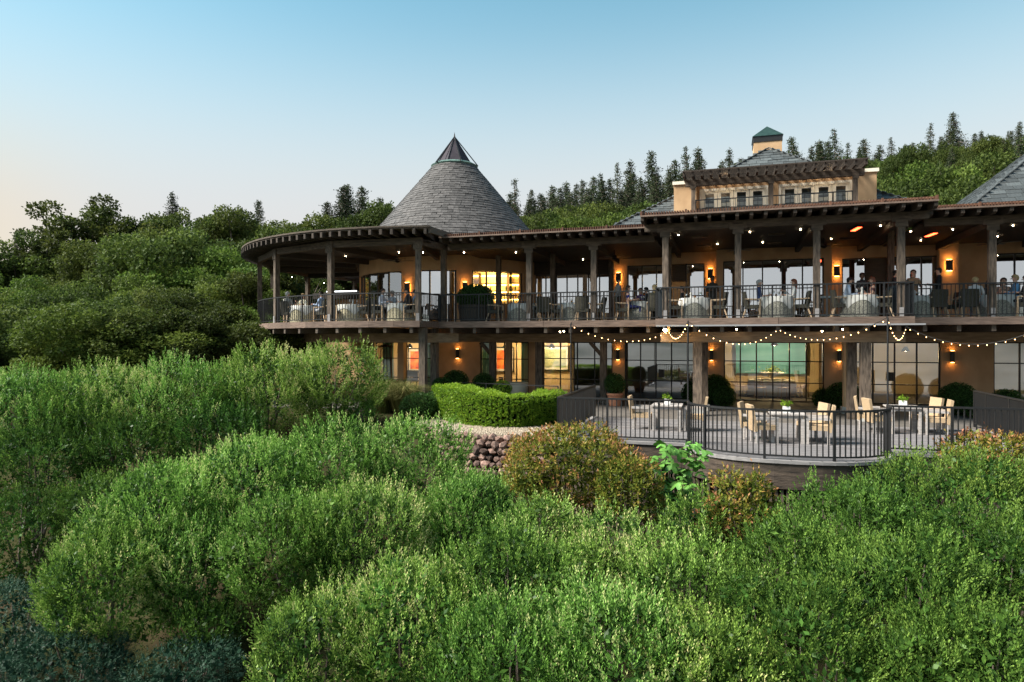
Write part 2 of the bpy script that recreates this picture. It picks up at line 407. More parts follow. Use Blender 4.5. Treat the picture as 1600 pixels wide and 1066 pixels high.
fascia(arcpts(RK, -93, -250, 0, 26)); e = pol(RK, -93); fascia([(e.x, e.y, 0), (UA0, VA, 0)])
part('drip_edge', MB().box(UB0, UB1 + .3, VB - .1, VB - .077, DZ - .25, DZ - .20), mat('metal_flashing', (.24,.24,.25), None, 5, .4), bld)
# joist ends and under-deck beams
for i in range(9):  ob('joist', MB().box(-.06, .06, 0, 5.9, -.2, 0).mesh('joist', M_timberx), bld, (UA0 + .55 + i * .95, VA - .02, DZ - .23))
jm = MB().box(-.06, .06, 0, 6.8, -.2, 0).mesh('joist', M_timberx)
for i in range(9):  ob('joist', jm, bld, (UB0 + .4 + i * .87, VB + .03, DZ - .23))
for i in range(10): ob('joist', jm, bld, (UB1 + .6 + i * .95, VA + .02, DZ - .23))
for i in range(24):
    a = -95 - i * 6.2; p, q = pol(RK - .02, a, DZ - .33), pol(5, a, DZ - .33)
    part('joist', MB().beam(p, q, .12, .2), M_timberx, bld)
for (u0, u1, v) in ((UA0 - 4.5, UB0 + .3, 3.9), (UB0 + .1, UB1 - .1, .55), (UB1 + .2, UC1, 3.9)):
    part('under_deck_beam', MB().box(u0, u1, v - .14, v + .14, DZ - .78, DZ - .432), mat('warm_beam', (.13,.085,.05), (.24,.165,.10), 2, .85, (1,6,6), .4, 10) if 'warm_beam' not in bpy.data.materials else bpy.data.materials['warm_beam'], bld)
ringseg('under_deck_beam', 7.6, 7.9, -84, -230, DZ - .80, DZ - .432, bpy.data.materials['warm_beam'], 30)
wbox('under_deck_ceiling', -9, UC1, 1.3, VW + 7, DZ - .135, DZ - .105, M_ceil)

# roofs: (u0,u1, v_eave, z_beam_bottom, v_columns)
def roof(u0, u1, ve, zb, vc, cols, vback, sp=.415, brk=True):
    zr = zb + .24
    part('eave_beam', MB().box(u0 + .05, u1 - .05, vc - .09, vc + .09, zb, zb + .24), M_timberx, bld)
    n = int((u1 - u0) / sp); rm = MB()
    L_ = 2.6
    rm.v = []; b = [(-.05,0,.05),(.05,0,.05),(.05,.18,-.005),(-.05,.18,-.005)]
    rm.v = [(-.05,0,.06),(.05,0,.06),(.05,.16,0),(-.05,.16,0),(-.05,L_,.22),(.05,L_,.22),(-.05,0,.2),(.05,0,.2),(.05,L_,.42),(-.05,L_,.42)]
    for q in ([0,3,2,1],[3,4,5,2],[6,7,8,9],[0,1,7,6],[1,2,5,8,7],[0,6,9,4,3],[4,9,8,5]): rm.face(q)
    me = rm.mesh('rafter', M_rafter)
    for i in range(n + 1): ob('rafter', me, bld, (u0 + .06 + (u1 - u0 - .12) * i / n, ve, zr - .055))
    # boarded roof and dark ceiling behind it
    mb = MB(); zt = zr + .15
    mb.v = [(u0,ve-.03,zt),(u1,ve-.03,zt),(u1,vback,zt+.085*(vback-ve)),(u0,vback,zt+.085*(vback-ve))]; mb.v += [(x,y,z+.035) for x,y,z in mb.v]
    for q in ((0,3,2,1),(4,5,6,7),(0,1,5,4),(1,2,6,5),(2,3,7,6),(3,0,4,7)): mb.face(list(q))
    part('roof_deck', mb, M_timberx, bld)
    lm = MB(); m_ = int((u1 - u0) / .085)
    for i in range(m_ + 1):
        u = u0 + (u1 - u0) * i / m_
        lm.beam((u, ve + .10, zt + .10), (u, vback, zt + .10 + .085 * (vback - ve)), .044, .10)
    part('roof_lath', lm, M_lath, bld, kind='stuff')
    k_ = int((u1 - u0) / 1.35)
    for i in range(k_ + 1):
        u = u0 + .03 + (u1 - u0 - .06) * i / k_; part('lath_batten', MB().box(u - .03, u + .03, ve + .02, ve + .098, zt + .037, zt + .172), M_lath, bld)
    part('eave_trim', MB().box(u0, u1, ve - .052, ve - .031, zt - .02, zt + .03), M_fascia, bld)
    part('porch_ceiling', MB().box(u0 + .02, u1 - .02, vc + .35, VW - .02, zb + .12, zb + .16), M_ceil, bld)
    for i, u in enumerate(cols):
        part('post', MB().box(u - .10, u + .10, vc - .10, vc + .10, DZ, zb), M_timber, bld)
        part('post_bracket', MB().box(u - .17, u + .17, vc - .125, vc - .102, zb - .22, zb + .10).box(u - .27, u - .172, vc - .12, vc + .1, zb - .05, zb + .20).box(u + .172, u + .27, vc - .12, vc + .1, zb - .05, zb + .2), M_timberx, bld)
        part('post_foot', MB().box(u - .06, u + .06, vc - .125, vc - .103, DZ + .01, DZ + .30), M_curb, bld)
        part('cross_beam', MB().box(u - .08, u + .08, vc + .12, VW - .03, zb - .10, zb + .13), M_ceil, bld)
    return zt
ZA, ZB_, ZC = 6.13, 6.31, 6.25
ztA = roof(UA0 + .3, UB0 - .15, .35, ZA, 1.2, [U(827, 1.2), U(928, 1.2)], VW + 2)
ztB = roof(-.75, 7.95, -.85, ZB_, 0, [0, 2.35, 4.74, 7.14], VW + 2.3)
ztC = roof(8.0, UC1, .35, ZC, 1.2, [U(1550, 1.2), U(1550, 1.2) + 2.9], VW + 2)
# rear posts under the porch roofs
for px, v, zb in ((779, 4.2, ZA), (864, 4.2, ZA), (955, 6.4, ZA), (1045, 3.2, ZA), (1392, 3.2, ZB_)):
    u = U(px, v); part('post', MB().box(u - .1, u + .1, v - .1, v + .1, DZ, zb + .12), M_timber, bld)
# rotunda deck roof
ZRt = 6.19
cols = [-93.5, -116, -138, -159, -181, -203, -225]
for a in cols:
    p = pol(RK - .14, a); rot = math.atan2(*(pol(1, a) - pol(0, a)).yx)
    ob('post', MB().box(-.1, .1, -.1, .1, DZ, ZRt).mesh('post', M_timber), bld, (p.x, p.y, 0), rot)
    ob('post_bracket', MB().box(.102, .125, -.17, .17, ZRt - .2, ZRt + .1).mesh('post_bracket', M_timberx), bld, (p.x, p.y, 0), rot)
    ob('post_foot', MB().box(.103, .125, -.06, .06, DZ + .01, DZ + .3).mesh('post_foot', M_curb), bld, (p.x, p.y, 0), rot)
    q = pol(5, a); part('cross_beam', MB().beam((p.x, p.y, ZRt + .02), (q.x, q.y, ZRt + .02), .16, .22), M_ceil, bld)
for a, b in zip(cols[:-1], cols[1:]):
    p, q = pol(RK - .14, a, ZRt + .125), pol(RK - .14, b, ZRt + .125); d = (q - p).normalized() * .16
    part('eave_beam', MB().beam(p - d, q + d, .18, .25), M_timberx, bld)
for i in range(66):
    a = -91.2 - i * 2.35
    p, q = pol(10.18, a, ZRt + .37), pol(7.0, a, ZRt + .42)
    part('rafter', MB().beam(p, q, .10, .19), M_rafter, bld)
ringseg('roof_deck', 4.6, 10.12, -90.2, -250, ZRt + .62, ZRt + .70, M_timberx, 50, z0b=ZRt + .475, z1b=ZRt + .515)
for k_, rr in enumerate((10.16, 9.9, 9.6, 9.25)): ringseg('roof_lath', rr, rr - .09, -90.2, -250, ZRt + .525 + .012 * k_, ZRt + .585 + .012 * k_, M_timberx, 60)
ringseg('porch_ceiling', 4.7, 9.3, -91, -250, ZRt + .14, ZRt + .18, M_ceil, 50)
p = pol(10.1, -90.4); part('end_rafter', MB().beam((p.x, p.y, ZRt + .44), (UA0 + .35, 2.6, ZRt + .56), .1, .24), M_timberx, bld)
part('eave_beam', MB().beam((pol(RK - .14, -93.5).x, pol(RK - .14, -93.5).y, ZRt + .11), (UA0 + .12, 2.0, ZRt + .11), .16, .24), M_timberx, bld)
part('post', MB().box(UA0 - .02, UA0 + .18, 1.25, 1.45, DZ, ZRt), M_timber, bld)
# infill ceiling between rotunda and the straight porch
part('porch_ceiling', MB().box(UA0 - 4.5, UA0 + .34, 1.3, 6.0, ZRt + .19, ZRt + .22), M_ceil, bld)
part('roof_deck', MB().box(UA0 - 3, UA0 + .30, 1.0, 7.5, ZRt + .52, ZRt + .56), M_timberx, bld)

# --- walls with openings along v = VW (piers, headers, windows)
def glazing(u0, u1, z0, z1, v, nmul, trans, m, name='window', fr=.05):
    fm = MB()
    for i in range(nmul + 1):
        u = lerp(u0 + fr / 2, u1 - fr / 2, i / nmul); fm.box(u - fr / 2, u + fr / 2, v - .04, v + .04, z0, z1)
    fm.box(u0, u1, v - .045, v + .045, z1 - fr, z1 + .001); fm.box(u0, u1, v - .045, v + .045, z0 - .001, z0 + fr)
    for t in trans: fm.box(u0, u1, v - .036, v + .036, z0 + t - .02, z0 + t + .02)
    w = part(name, fm, M_bronze, bld)
    for i in range(nmul):
        a, b = lerp(u0 + fr, u1 - fr, i / nmul), lerp(u0 + fr, u1 - fr, (i + 1) / nmul)
        mb = MB(); mb.v = [(a, v, z0), (b, v, z0), (b, v, z1), (a, v, z1)]; mb.face([0, 1, 2, 3]); part('pane', mb, m, w)
    return w
ZH = 5.95
def up(px, v=VW): return U(px, v)
# upper wall: piers by photo columns
for (a, b, v) in ((955, 980, VW), (1101, 1121, VW), (1119.5, 1130, VW - .5), (1288, 1300, VW - .5), (1299, 1316, VW), (1468, 1498, VW - .35), (1497, 1550, VW)):
    wbox('pier', up(a, v), up(b, v), v, v + .35, DZ, ZH)
for (a, b, v) in ((955, 1120.5, VW), (1119.5, 1300, VW - .5), (1299, 1470, VW), (1468, 1498, VW - .35), (1497.5, 1700, VW)):
    wbox('header_wall', up(a, v), up(b, v), v - .01, v + .36, ZH, 7.0)
glazing(up(980), up(1049), DZ, ZH, VW + .15, 3, [1.25], M_glassu)
glazing(up(1071), up(1101), DZ, ZH, VW + .15, 1, [1.25], M_glassu, 'door')
glazing(up(1130, VW - .5), up(1288, VW - .5), DZ, ZH, VW - .3, 5, [1.45], M_glassu)
glazing(up(1316), up(1354), DZ, ZH, VW + .15, 1, [1.25], M_glassu, 'door')
glazing(up(1390), up(1468), DZ, ZH, VW + .15, 3, [1.35], M_glassu)
glazing(up(1552), up(1660), DZ, ZH, VW + .15, 3, [1.45], M_glassu)
wbox('opening_jamb', up(1049), up(1071), VW + .36, VW + .44, 5.2, ZH, M_indark); wbox('opening_jamb', up(1354), up(1390), VW + .36, VW + .44, 5.0, ZH, M_indark)
# lounge glazing between rotunda and first pier, slightly recessed
glazing(up(836, VW + .6), up(955, VW + .6), DZ, 5.7, VW + .6, 7, [1.35], M_glassu)
wbox('header_wall', up(825, VW + .6), up(957, VW + .6), VW + .45, VW + .95, 5.7, 7.0, M_ceil)
wbox('side_wall', up(955), up(955) + .3, VW + .36, VW + .95, DZ, 7.0)
# interior shell, upstairs and down
for z0, z1 in ((DZ, 6.9), (-.01, DZ - .14)):
    wbox('interior_back_wall', -17, UC1, 13.6, 13.8, z0, z1, M_plaster if z0 < 1 else M_indark)
    wbox('interior_end_wall', UC1, UC1 + .25, 1.3, 13.8, z0, z1, M_stucco)
wbox('interior_ceiling', -5.3, UC1, VW + .97, 13.6, 6.52, 6.6, M_indark)
wbox('interior_counter', up(1040, 10), up(1075, 10), 10, 10.4, DZ, DZ + 1.0, M_indark)

# --- rotunda drum
ap = lambda px: ang(px, RD)
aL, a1, a2, a3, a4, a5 = -168, ap(627), ap(650), ap(713), ap(738), ap(818)
ringseg('drum_header', RD, RD - .3, -168, -20, 5.72, 6.85, M_stucco, 60)
for x, y in ((-186, -166), (a1, a2), (a3, a4), (a5, a5 + 30)): ringseg('drum_pier', RD, RD - .3, x, y, DZ, 5.722, M_stucco, 10)
def curved_glazing(x, y, nm, m, trans=(1.35,)):
    fm = MB()
    for i in range(nm + 1):
        p = pol(RD - .12, lerp(x + .4, y - .4, i / nm)); fm.box(p.x - .035, p.x + .035, p.y - .035, p.y + .035, DZ, 5.72)
    for i in range(nm):
        for z in (DZ + trans[0], 5.69, DZ + .03):
            fm.beam(pol(RD - .12, lerp(x, y, i / nm), z), pol(RD - .12, lerp(x, y, (i + 1) / nm), z), .06, .04)
    w = part('window', fm, M_bronze, bld)
    for i in range(nm):
        p, q = pol(RD - .12, lerp(x, y, i / nm)), pol(RD - .12, lerp(x, y, (i + 1) / nm)); mb = MB()
        mb.v = [(p.x,p.y,DZ),(q.x,q.y,DZ),(q.x,q.y,5.7),(p.x,p.y,5.7)]; mb.face([0,1,2,3]); part('pane', mb, m, w)
curved_glazing(-164, a1, 5, M_glass); curved_glazing(a2, a3, 3, M_glassu); curved_glazing(a4, a5, 4, M_glassl)
# conical slate roof
zc0, zc1, rc0, rc1 = 6.86, 11.45, 4.98, 1.13
cone = ob('cone_roof', MB().lathe([(rc0 - .06, zc0), (rc1 - .05, zc1)], 72).mesh('cone_roof', M_slate), bld, (CU, CV, 0), TH)
def slate_course(rows, keep):
    cells = []
    for j in range(rows):
        t0, t1 = j / rows, (j + 1.25) / rows; r = lerp(rc0, rc1, t0); n = max(14, int(2 * PI * r / .27)); off = random.random()
        for i in range(n):
            a = 2 * PI * (i + off + random.uniform(-.08, .08)) / n; cells.append((j, a, r, 2 * PI * r / n, lerp(zc0, zc1, t0), t1 - t0))
    return cells
sl = math.hypot(rc0 - rc1, zc1 - zc0); tilt = math.atan2(zc1 - zc0, rc0 - rc1)
unit = MB().box(-.5, .5, -.5, .5, 0, 1).mesh('shingle', M_slate)
cells = slate_course(34, 300)
front = sorted([c for c in cells if c[0] > 2 and abs(math.degrees(c[1]) % 360 - 266) < 60], key=lambda c: c[0])[:300]
fset = set(id(c) for c in front); rest = MB(); exposure = sl / 34
for c in cells:
    j, a, r, w, z, _ = c; h = exposure * 1.3; th = random.uniform(.018, .034)
    base = Vector((r * math.cos(a), r * math.sin(a), z + random.uniform(-.008, .008)))
    up_ = Vector((-math.cos(a) * math.cos(tilt), -math.sin(a) * math.cos(tilt), math.sin(tilt)))
    nrm = Vector((math.cos(a) * math.sin(tilt), math.sin(a) * math.sin(tilt), math.cos(tilt)))
    up_ = (up_ - nrm * (.10)).normalized(); nrm = (nrm + up_ * .10).normalized(); side = up_.cross(nrm)
    if id(c) in fset:
        o = bpy.data.objects.new('shingle', unit); COL.objects.link(o); o.parent = cone
        o.matrix_local = Matrix(((side.x*w*.975, nrm.x*th, up_.x*h, base.x),(side.y*w*.975, nrm.y*th, up_.y*h, base.y),(side.z*w*.975, nrm.z*th, up_.z*h, base.z),(0,0,0,1)))
    else:
        n0 = len(rest.v)
        for q in unit.vertices:
            rest.v.append(tuple(base + side * (q.co.x * w * .975) + nrm * (q.co.y * th) + up_ * (q.co.z * h)))
        for f in unit.polygons: rest.face([n0 + k for k in f.vertices])
def tint_slate(name, base):
    m = bpy.data.materials[base].copy(); m.name = name; nt = m.node_tree; N, L = nt.nodes, nt.links
    for n in N:
        if n.type == 'MAP_RANGE': mr = n
    g = N.new('ShaderNodeNewGeometry'); L.new(g.outputs['Random Per Island'], mr.inputs[0]); return m
M_slate_i = tint_slate('slate_courses', 'slate'); M_slateg_i = tint_slate('green_slate_courses', 'green_slate')
part('slate_courses', rest, M_slate_i, cone, kind='stuff')
sk = part('skylight', MB().lathe([(1.16, zc1 - .02), (1.20, zc1 + .05), (1.0, zc1 + .16), (.95, zc1 + .17)], 32), M_verd, bld, loc=(CU, CV, 0))
part('glass_cone', MB().lathe([(.88, zc1 + .16), (.36, zc1 + 1.0), (.02, 13.0)], 8, cap=False), M_glassd, sk)
part('skylight_lining', MB().lathe([(.80, zc1 + .10), (.01, 12.6)], 8, cap=False), M_iron, sk)
for i in range(8):
    a = 2 * PI * i / 8; part('glazing_bar', MB().tube([(.90*math.cos(a), .90*math.sin(a), zc1 + .15), (.37*math.cos(a), .37*math.sin(a), zc1 + 1.0), (0, 0, 13.03)], .022, 5), M_iron, sk)
for i in range(6):
    a = 2 * PI * i / 6 + .12; part('outrigger_rod', MB().tube([(1.24*math.cos(a), 1.24*math.sin(a), zc1 + .02), (0, 0, 13.04)], .028, 5), M_iron, sk)
part('finial', MB().lathe([(.13, 12.85), (.05, 13.0), (.03, 13.12), (.002, 13.28)], 8), M_iron, sk)

# --- slated hip roofs
def hip(name, u0, u1, v0, v1, z0, apex, m_u, m_i, ridge=0, ex=.30, wd=.52, nkeep=60):
    uc, vc = (u0 + u1) / 2, (v0 + v1) / 2
    root = MB(); root.v = [(u0,v0,z0),(u1,v0,z0),(u1,v1,z0),(u0,v1,z0),(uc-ridge,vc,apex),(uc+ridge,vc,apex)]
    for q in ([0,1,5,4],[1,2,5],[2,3,4,5],[3,0,4],[3,2,1,0]): root.face(q)
    ro = part(name, root, m_u, bld)
    P = [Vector(p) for p in root.v]; mb = MB(); placed = 0; un = MB().box(-.5, .5, 0, 1, 0, 1).mesh('slate', m_u)
    for (A, B, C, D) in ((P[0], P[1], P[5], P[4]), (P[3], P[0], P[4], P[4]), (P[1], P[2], P[5], P[5])):
        e = (B - A).normalized(); nr = (B - A).cross(D - A).normalized(); upv = nr.cross(e)
        H = (D - A).dot(upv); Lb = (B - A).length; la = (D - A).dot(e); lb = (C - A).dot(e); n = int(H / ex)
        for j in range(n):
            t = j * ex; lo = la * t / H; hi = lerp(Lb, lb, t / H); x = lo - random.random() * wd * .5
            while x < hi:
                w = wd * random.uniform(.85, 1.1); a, b = max(x, lo - .02), min(x + w, hi + .02)
                if b - a > .08:
                    o3 = A + e * ((a + b) / 2) + upv * t + nr * .045; upt = (upv - nr * .07).normalized(); W_ = (b - a) * .965; th = random.uniform(.02, .035)
                    if placed < nkeep and A == P[0]:
                        o = bpy.data.objects.new('slate', un); COL.objects.link(o); o.parent = ro; placed += 1
                        o.matrix_local = Matrix(((e.x*W_, nr.x*th, upt.x*ex*1.2, o3.x),(e.y*W_, nr.y*th, upt.y*ex*1.2, o3.y),(e.z*W_, nr.z*th, upt.z*ex*1.2, o3.z),(0,0,0,1)))
                    else:
                        n0 = len(mb.v)
                        for sx, sy, sz in ((-.5,0,0),(.5,0,0),(.5,1,0),(-.5,1,0),(-.5,0,1),(.5,0,1),(.5,1,1),(-.5,1,1)):
                            mb.v.append(tuple(o3 + e * (sx * W_) + nr * (sy * th) + upt * (sz * ex * 1.2)))
                        for q in ((0,3,2,1),(4,5,6,7),(0,1,5,4),(1,2,6,5),(2,3,7,6),(3,0,4,7)): mb.face([n0 + k for k in q])
                x += w
    if mb.v: part('slate_courses', mb, m_i, ro, kind='stuff')
    for i, (a, b) in enumerate(((0, 4), (1, 5))):
        part('hip_cap', MB().beam(P[a] + Vector((0,0,.06)), P[b] + Vector((0,0,.06)), .16, .05), m_u, ro)
    return ro
VP = 9.4
pu = lambda px, v=VP: U(px, v)
hip('hip_roof', pu(962, 9), pu(1462, 9), 8.6, 18, 8.0, 10.9, M_slateg, M_slateg_i, ridge=2.6)
dP = DEP(1210, VP)
uL, uR = pu(1053), pu(1370)
hip('hip_roof', U(1115, 10.6), U(1300, 10.6), 10.4, 15.0, 10.35, Z(233, DEP(1202, 12.7)), M_slateg, M_slateg_i, ridge=.02, nkeep=40)
hip('hip_roof', U(1518, 7.6), U(1518, 7.6) + 12, 7.3, 18.5, Z(322, DEP(1518, 7.6)), 12.6, M_slateg, M_slateg_i, ridge=.3, nkeep=150)
# penthouse
ZPf = 7.6; ztop = 10.45
wbox('penthouse_wall', uL, pu(1088), VP, VP + 4, 6.9, 9.95); wbox('penthouse_wall', pu(1340), uR, VP, VP + 4, 6.9, 9.95)
wbox('penthouse_coping', uL - .06, pu(1090), VP - .08, VP + 4, 9.952, 10.10, M_cream); wbox('penthouse_coping', pu(1338), uR + .08, VP - .08, VP + 4, 9.952, 10.10, M_cream)
uA, uB = pu(1088) + .003, pu(1340) - .003
wbox('penthouse_wall', uA, uB, VP + .5, VP + .8, 9.77, 10.2)
wbox('penthouse_wall', uA, uA + .12, VP + .5, VP + .8, 6.9, 9.77); wbox('penthouse_wall', uB - .12, uB, VP + .5, VP + .8, 6.9, 9.77)
um = (uA + uB) / 2; wbox('penthouse_wall', um - .22, um + .22, VP + .5, VP + .8, 6.9, 9.77)
wbox('penthouse_interior', uA, uB, VP + 1.7, VP + 1.8, 6.9, 10.1, M_indark)
M_doorc = mat('white_door_paint', (.80,.74,.62), (.85,.80,.69), 4, .6)
M_curt = mat('sheer_curtain', (.55,.56,.55), (.72,.74,.74), 3, .9, (14,1,1))
def french(u0, u1):
    f = MB().box(u0, u1, VP + .46, VP + .62, 9.65, 9.77).box(u0, u0 + .1, VP + .46, VP + .62, ZPf, 9.65).box(u1 - .1, u1, VP + .46, VP + .62, ZPf, 9.65)
    part('door_surround', f, M_doorc, bld)
    w = (u1 - u0 - .2) / 4
    for k in range(4):
        a = u0 + .1 + k * w + .008; b = a + w - .016; sw = .15
        d = MB().box(a, a + sw, VP + .50, VP + .56, ZPf, 9.648).box(b - sw, b, VP + .50, VP + .56, ZPf, 9.648).box(a + sw, b - sw, VP + .502, VP + .558, 9.53, 9.646).box(a + sw, b - sw, VP + .502, VP + .558, ZPf, ZPf + .3)
        do = part('french_door', d, M_doorc, bld)
        mb = MB(); mb.v = [(a+sw,VP+.53,ZPf+.3),(b-sw,VP+.53,ZPf+.3),(b-sw,VP+.53,9.53),(a+sw,VP+.53,9.53)]; mb.face([0,1,2,3]); part('pane', mb, M_glasspd, do)
        part('half_curtain', MB().box(a + sw, b - sw, VP + .60, VP + .62, ZPf, 9.10), M_curt, do)
        part('door_handle', MB().box(b - .06, b - .03, VP + .46, VP + .497, 8.45, 8.6), M_bronze, do)
french(uA + .13, um - .23); french(um + .23, uB - .13)
# penthouse pergola
vpost = 8.45; pcs = [U(1083.5, vpost), U(1205, vpost), U(1336.5, vpost)]
zpb = 9.62
for u in pcs:
    part('post', MB().box(u - .09, u + .09, vpost - .09, vpost + .09, ztB, zpb), M_timber, bld)
    part('post_bracket', MB().box(u - .13, u + .13, vpost - .12, vpost - .102, zpb - .12, zpb + .2), M_timberx, bld)
part('eave_beam', MB().box(pcs[0] - .35, pcs[2] + .35, vpost - .1, vpost + .1, zpb, zpb + .28), M_timberx, bld)
ur0, ur1 = U(1066, 7.6), U(1357, 7.6)
for i in range(20):
    u = lerp(ur0 + .06, ur1 - .06, i / 19); part('rafter', MB().beam((u, 7.62, zpb + .38), (u, VP + .5, zpb + .50), .09, .2), M_rafter, bld)
for i in range(16):
    v_ = 7.58 + i * .155; part('roof_lath', MB().beam((ur0, v_, zpb + .51 + .0625 * (v_ - 7.6)), (ur1, v_, zpb + .51 + .0625 * (v_ - 7.6)), .055, .05), M_rafter, bld)
for u in ((pcs[0] + pcs[1]) / 2 - .3, (pcs[1] + pcs[2]) / 2 + .5): part('downlight', MB().lathe([(.07, zpb + .14), (.07, zpb + .2)], 10, cx=u, cy=8.9), M_spot, bld)
# chimney
vch = 14.2; uc0, uc1 = U(1178, vch), U(1222, vch); dch = DEP(1200, vch)
ch = wbox('chimney', uc0, uc1, vch, vch + 1.6, 11, Z(221, dch))
zc = Z(221, dch); part('chimney_cap', MB().box(uc0 - .03, uc1 + .03, vch - .03, vch + 1.63, zc + .001, zc + .30), M_iron, ch)
mb = MB(); zt = zc + .302; mb.v = [(uc0-.07,vch-.07,zt),(uc1+.07,vch-.07,zt),(uc1+.07,vch+1.67,zt),(uc0-.07,vch+1.67,zt),((uc0+uc1)/2,vch+.8,Z(195,dch+.5))]
for q in ([0,1,4],[1,2,4],[2,3,4],[3,0,4],[3,2,1,0]): mb.face(q)
part('cap_roof', mb, M_copper, ch)

# --- lower floor: wall plane VW, from photo columns
ZL = 2.52
low = lambda px: U(px, VW)
for (a, b) in ((683, 750), (826, 848), (957, 976), (1100, 1131), (1288, 1330), (1470, 1553)): wbox('lower_pier', low(a), low(b), VW, VW + .35, 0, ZL)
wbox('lower_header', low(560), UC1, VW - .01, VW + .36, ZL, DZ - .14, mat('dark_soffit', (.07,.045,.028), (.11,.07,.045), 3, .9))
glazing(low(586), low(683), 0, ZL, VW + .1, 4, [.75, 1.7], M_glassl)
glazing(low(750), low(826), 0, ZL, VW + .1, 4, [.75, 1.7], M_glassl)
glazing(low(848), low(957), 0, ZL, VW + .1, 4, [.8, 1.75], M_glass)
glazing(low(976), low(1100), 0, ZL, VW + .1, 5, [.8, 1.7], M_glass)
glazing(low(1131), low(1288), 0, ZL, VW + .1, 6, [.8, 1.7], glassmat('bay_window_glass', .28, (.85,.92,.92)))
glazing(low(1330), low(1470), 0, ZL, VW + .1, 4, [.8, 1.7], M_glass)
glazing(low(1553), low(1680), 0, ZL, VW + .1, 3, [1.7], M_glass)
for px in (1033, 1391):
    u = low(px); part('door_pull', MB().box(u - .12, u + .12, VW - .02, VW + .05, .95, 1.3), M_bronze, bld)
# lower posts (v, px)
for px, v, w, zt_, m in ((661, -.1, .26, DZ - .24, M_timber), (679, 1.5, .26, DZ - .24, M_timber), (770, 4, .26, 2.52, M_timber), (843, 4, .3, 2.52, M_timber), (943, 4, .26, 2.52, M_timber),
                      (1090, .55, .30, 2.52, M_timber), (1352, .55, .30, 2.52, M_timber), (1101, 2.4, .24, 3.06, M_timber), (1324, 3.0, .28, 3.06, M_stucco), (795, 5.6, .26, 3.06, M_stucco), (628, 4.6, .3, 3.06, M_stucco)):
    u = U(px, v); part('lower_post', MB().box(u - w/2, u + w/2, v - w/2, v + w/2, 0 if px > 700 else -.2, zt_), m, bld)
    if px in (1090, 1352, 1324, 1101): part('post_plinth', MB().box(u - w/2 - .06, u + w/2 + .06, v - w/2 - .06, v + w/2 + .06, -.01, .22), M_conc, bld)
    if px in (770, 943): part('knee_brace', MB().beam((u - .1, v, 2.0), (u - .55, v, 2.5), .12, .14), M_timber, bld)
u = U(1345, .55)
part('lower_post', MB().box(u - .33, u - .05, .9, 1.18, 0, 2.52), M_timber, bld)
# far-left annexe seen through the rotunda deck
p = at(545, 470, 41)
au, av = LOC(p.x, p.y); wbox('annexe_wall', au - 1.6, au + 3, av, av + 4, 0, 5.06)
part('annexe_roof', MB().beam((au + .4, av - .6, 5.25), (au + .4, av + 3, 5.6), 5, .35), M_ceil, bld)
part('skylight_strip', MB().box(au - 1.1, au + .9, av - .7, av - .63, 5.47, 5.53), M_white_l, bld)

# ------------------------------------------------------------------ terrace in front of the lower floor
terr = thing('terrace_deck', None, None, (OX, OY, 0), -TH, kind='structure')
TU0, TU1, TV = -2.25, 9.05, -6.25; BU, BR, BD = 3.3, 2.22, 1.85
def bulge(t): c = math.cos(t); return (BU - BR * math.copysign(abs(c) ** .86, c), TV - BD * max(0, math.sin(t)) ** .80)
pw = .145; v = -.92
while v > TV - BD:
    v -= pw
    if v > TV: a, b = TU0, TU1
    else:
        k = (TV - (v)) / BD
        if k >= .995: break
        t = math.asin(min(1, k ** (1 / .80))); hw = BR * math.cos(t) ** .86; a, b = BU - hw + .03, BU + hw - .03
    if b - a < .3: break
    cuts = [a] + sorted(random.uniform(a + 1, b - 1) for _ in range(2 if b - a > 6 else 0)) + [b]
    for x, y in zip(cuts[:-1], cuts[1:]):
        if y - x > .1: part('plank', MB().box(x + .003, y - .003, v + .004, v + pw - .004, -.035, random.uniform(-.003, .003)), M_deck, terr)
edge = [(TU0, -.95), (TU0, TV)] + [bulge(PI * i / 28) for i in range(29)] + [(TU1, TV), (TU1, -.95)]
for i in range(len(edge) - 1):
    a, b = Vector((*edge[i], 0)), Vector((*edge[i + 1], 0)); d = (b - a).normalized(); nrm = Vector((d.y, -d.x, 0)) 
    off = nrm * -.0
    part('edge_board', MB().beam(a + Vector((0,0,-.02)), b + d * .02 + Vector((0,0,-.02)), .20, .07), M_curb, terr)
    part('terrace_fascia', MB().beam(a + Vector((0,0,-.33)), b + d * .015 + Vector((0,0,-.33)), .12, .54), M_dfas, terr)
    L_ = (b - a).length; n = max(1, int(L_ / .11))
    if i < 1 or i > len(edge) - 3: continue
    sk_ = MB()
    for k in range(n):
        p = a.lerp(b, (k + .5) / n) * .985 + Vector((BU, TV + 1, 0)) * .015; sk_.box(p.x - .03, p.x + .03, p.y - .02, p.y + .02, -2.6, -.61)
    part('skirting_slats', sk_, M_timber, terr, kind='stuff')
part('shadow_board', MB().poly([(x * .94 + BU * .06, y * .97 + (TV + 3) * .03) for x, y in edge], -.12, -.05), M_ceil, terr)

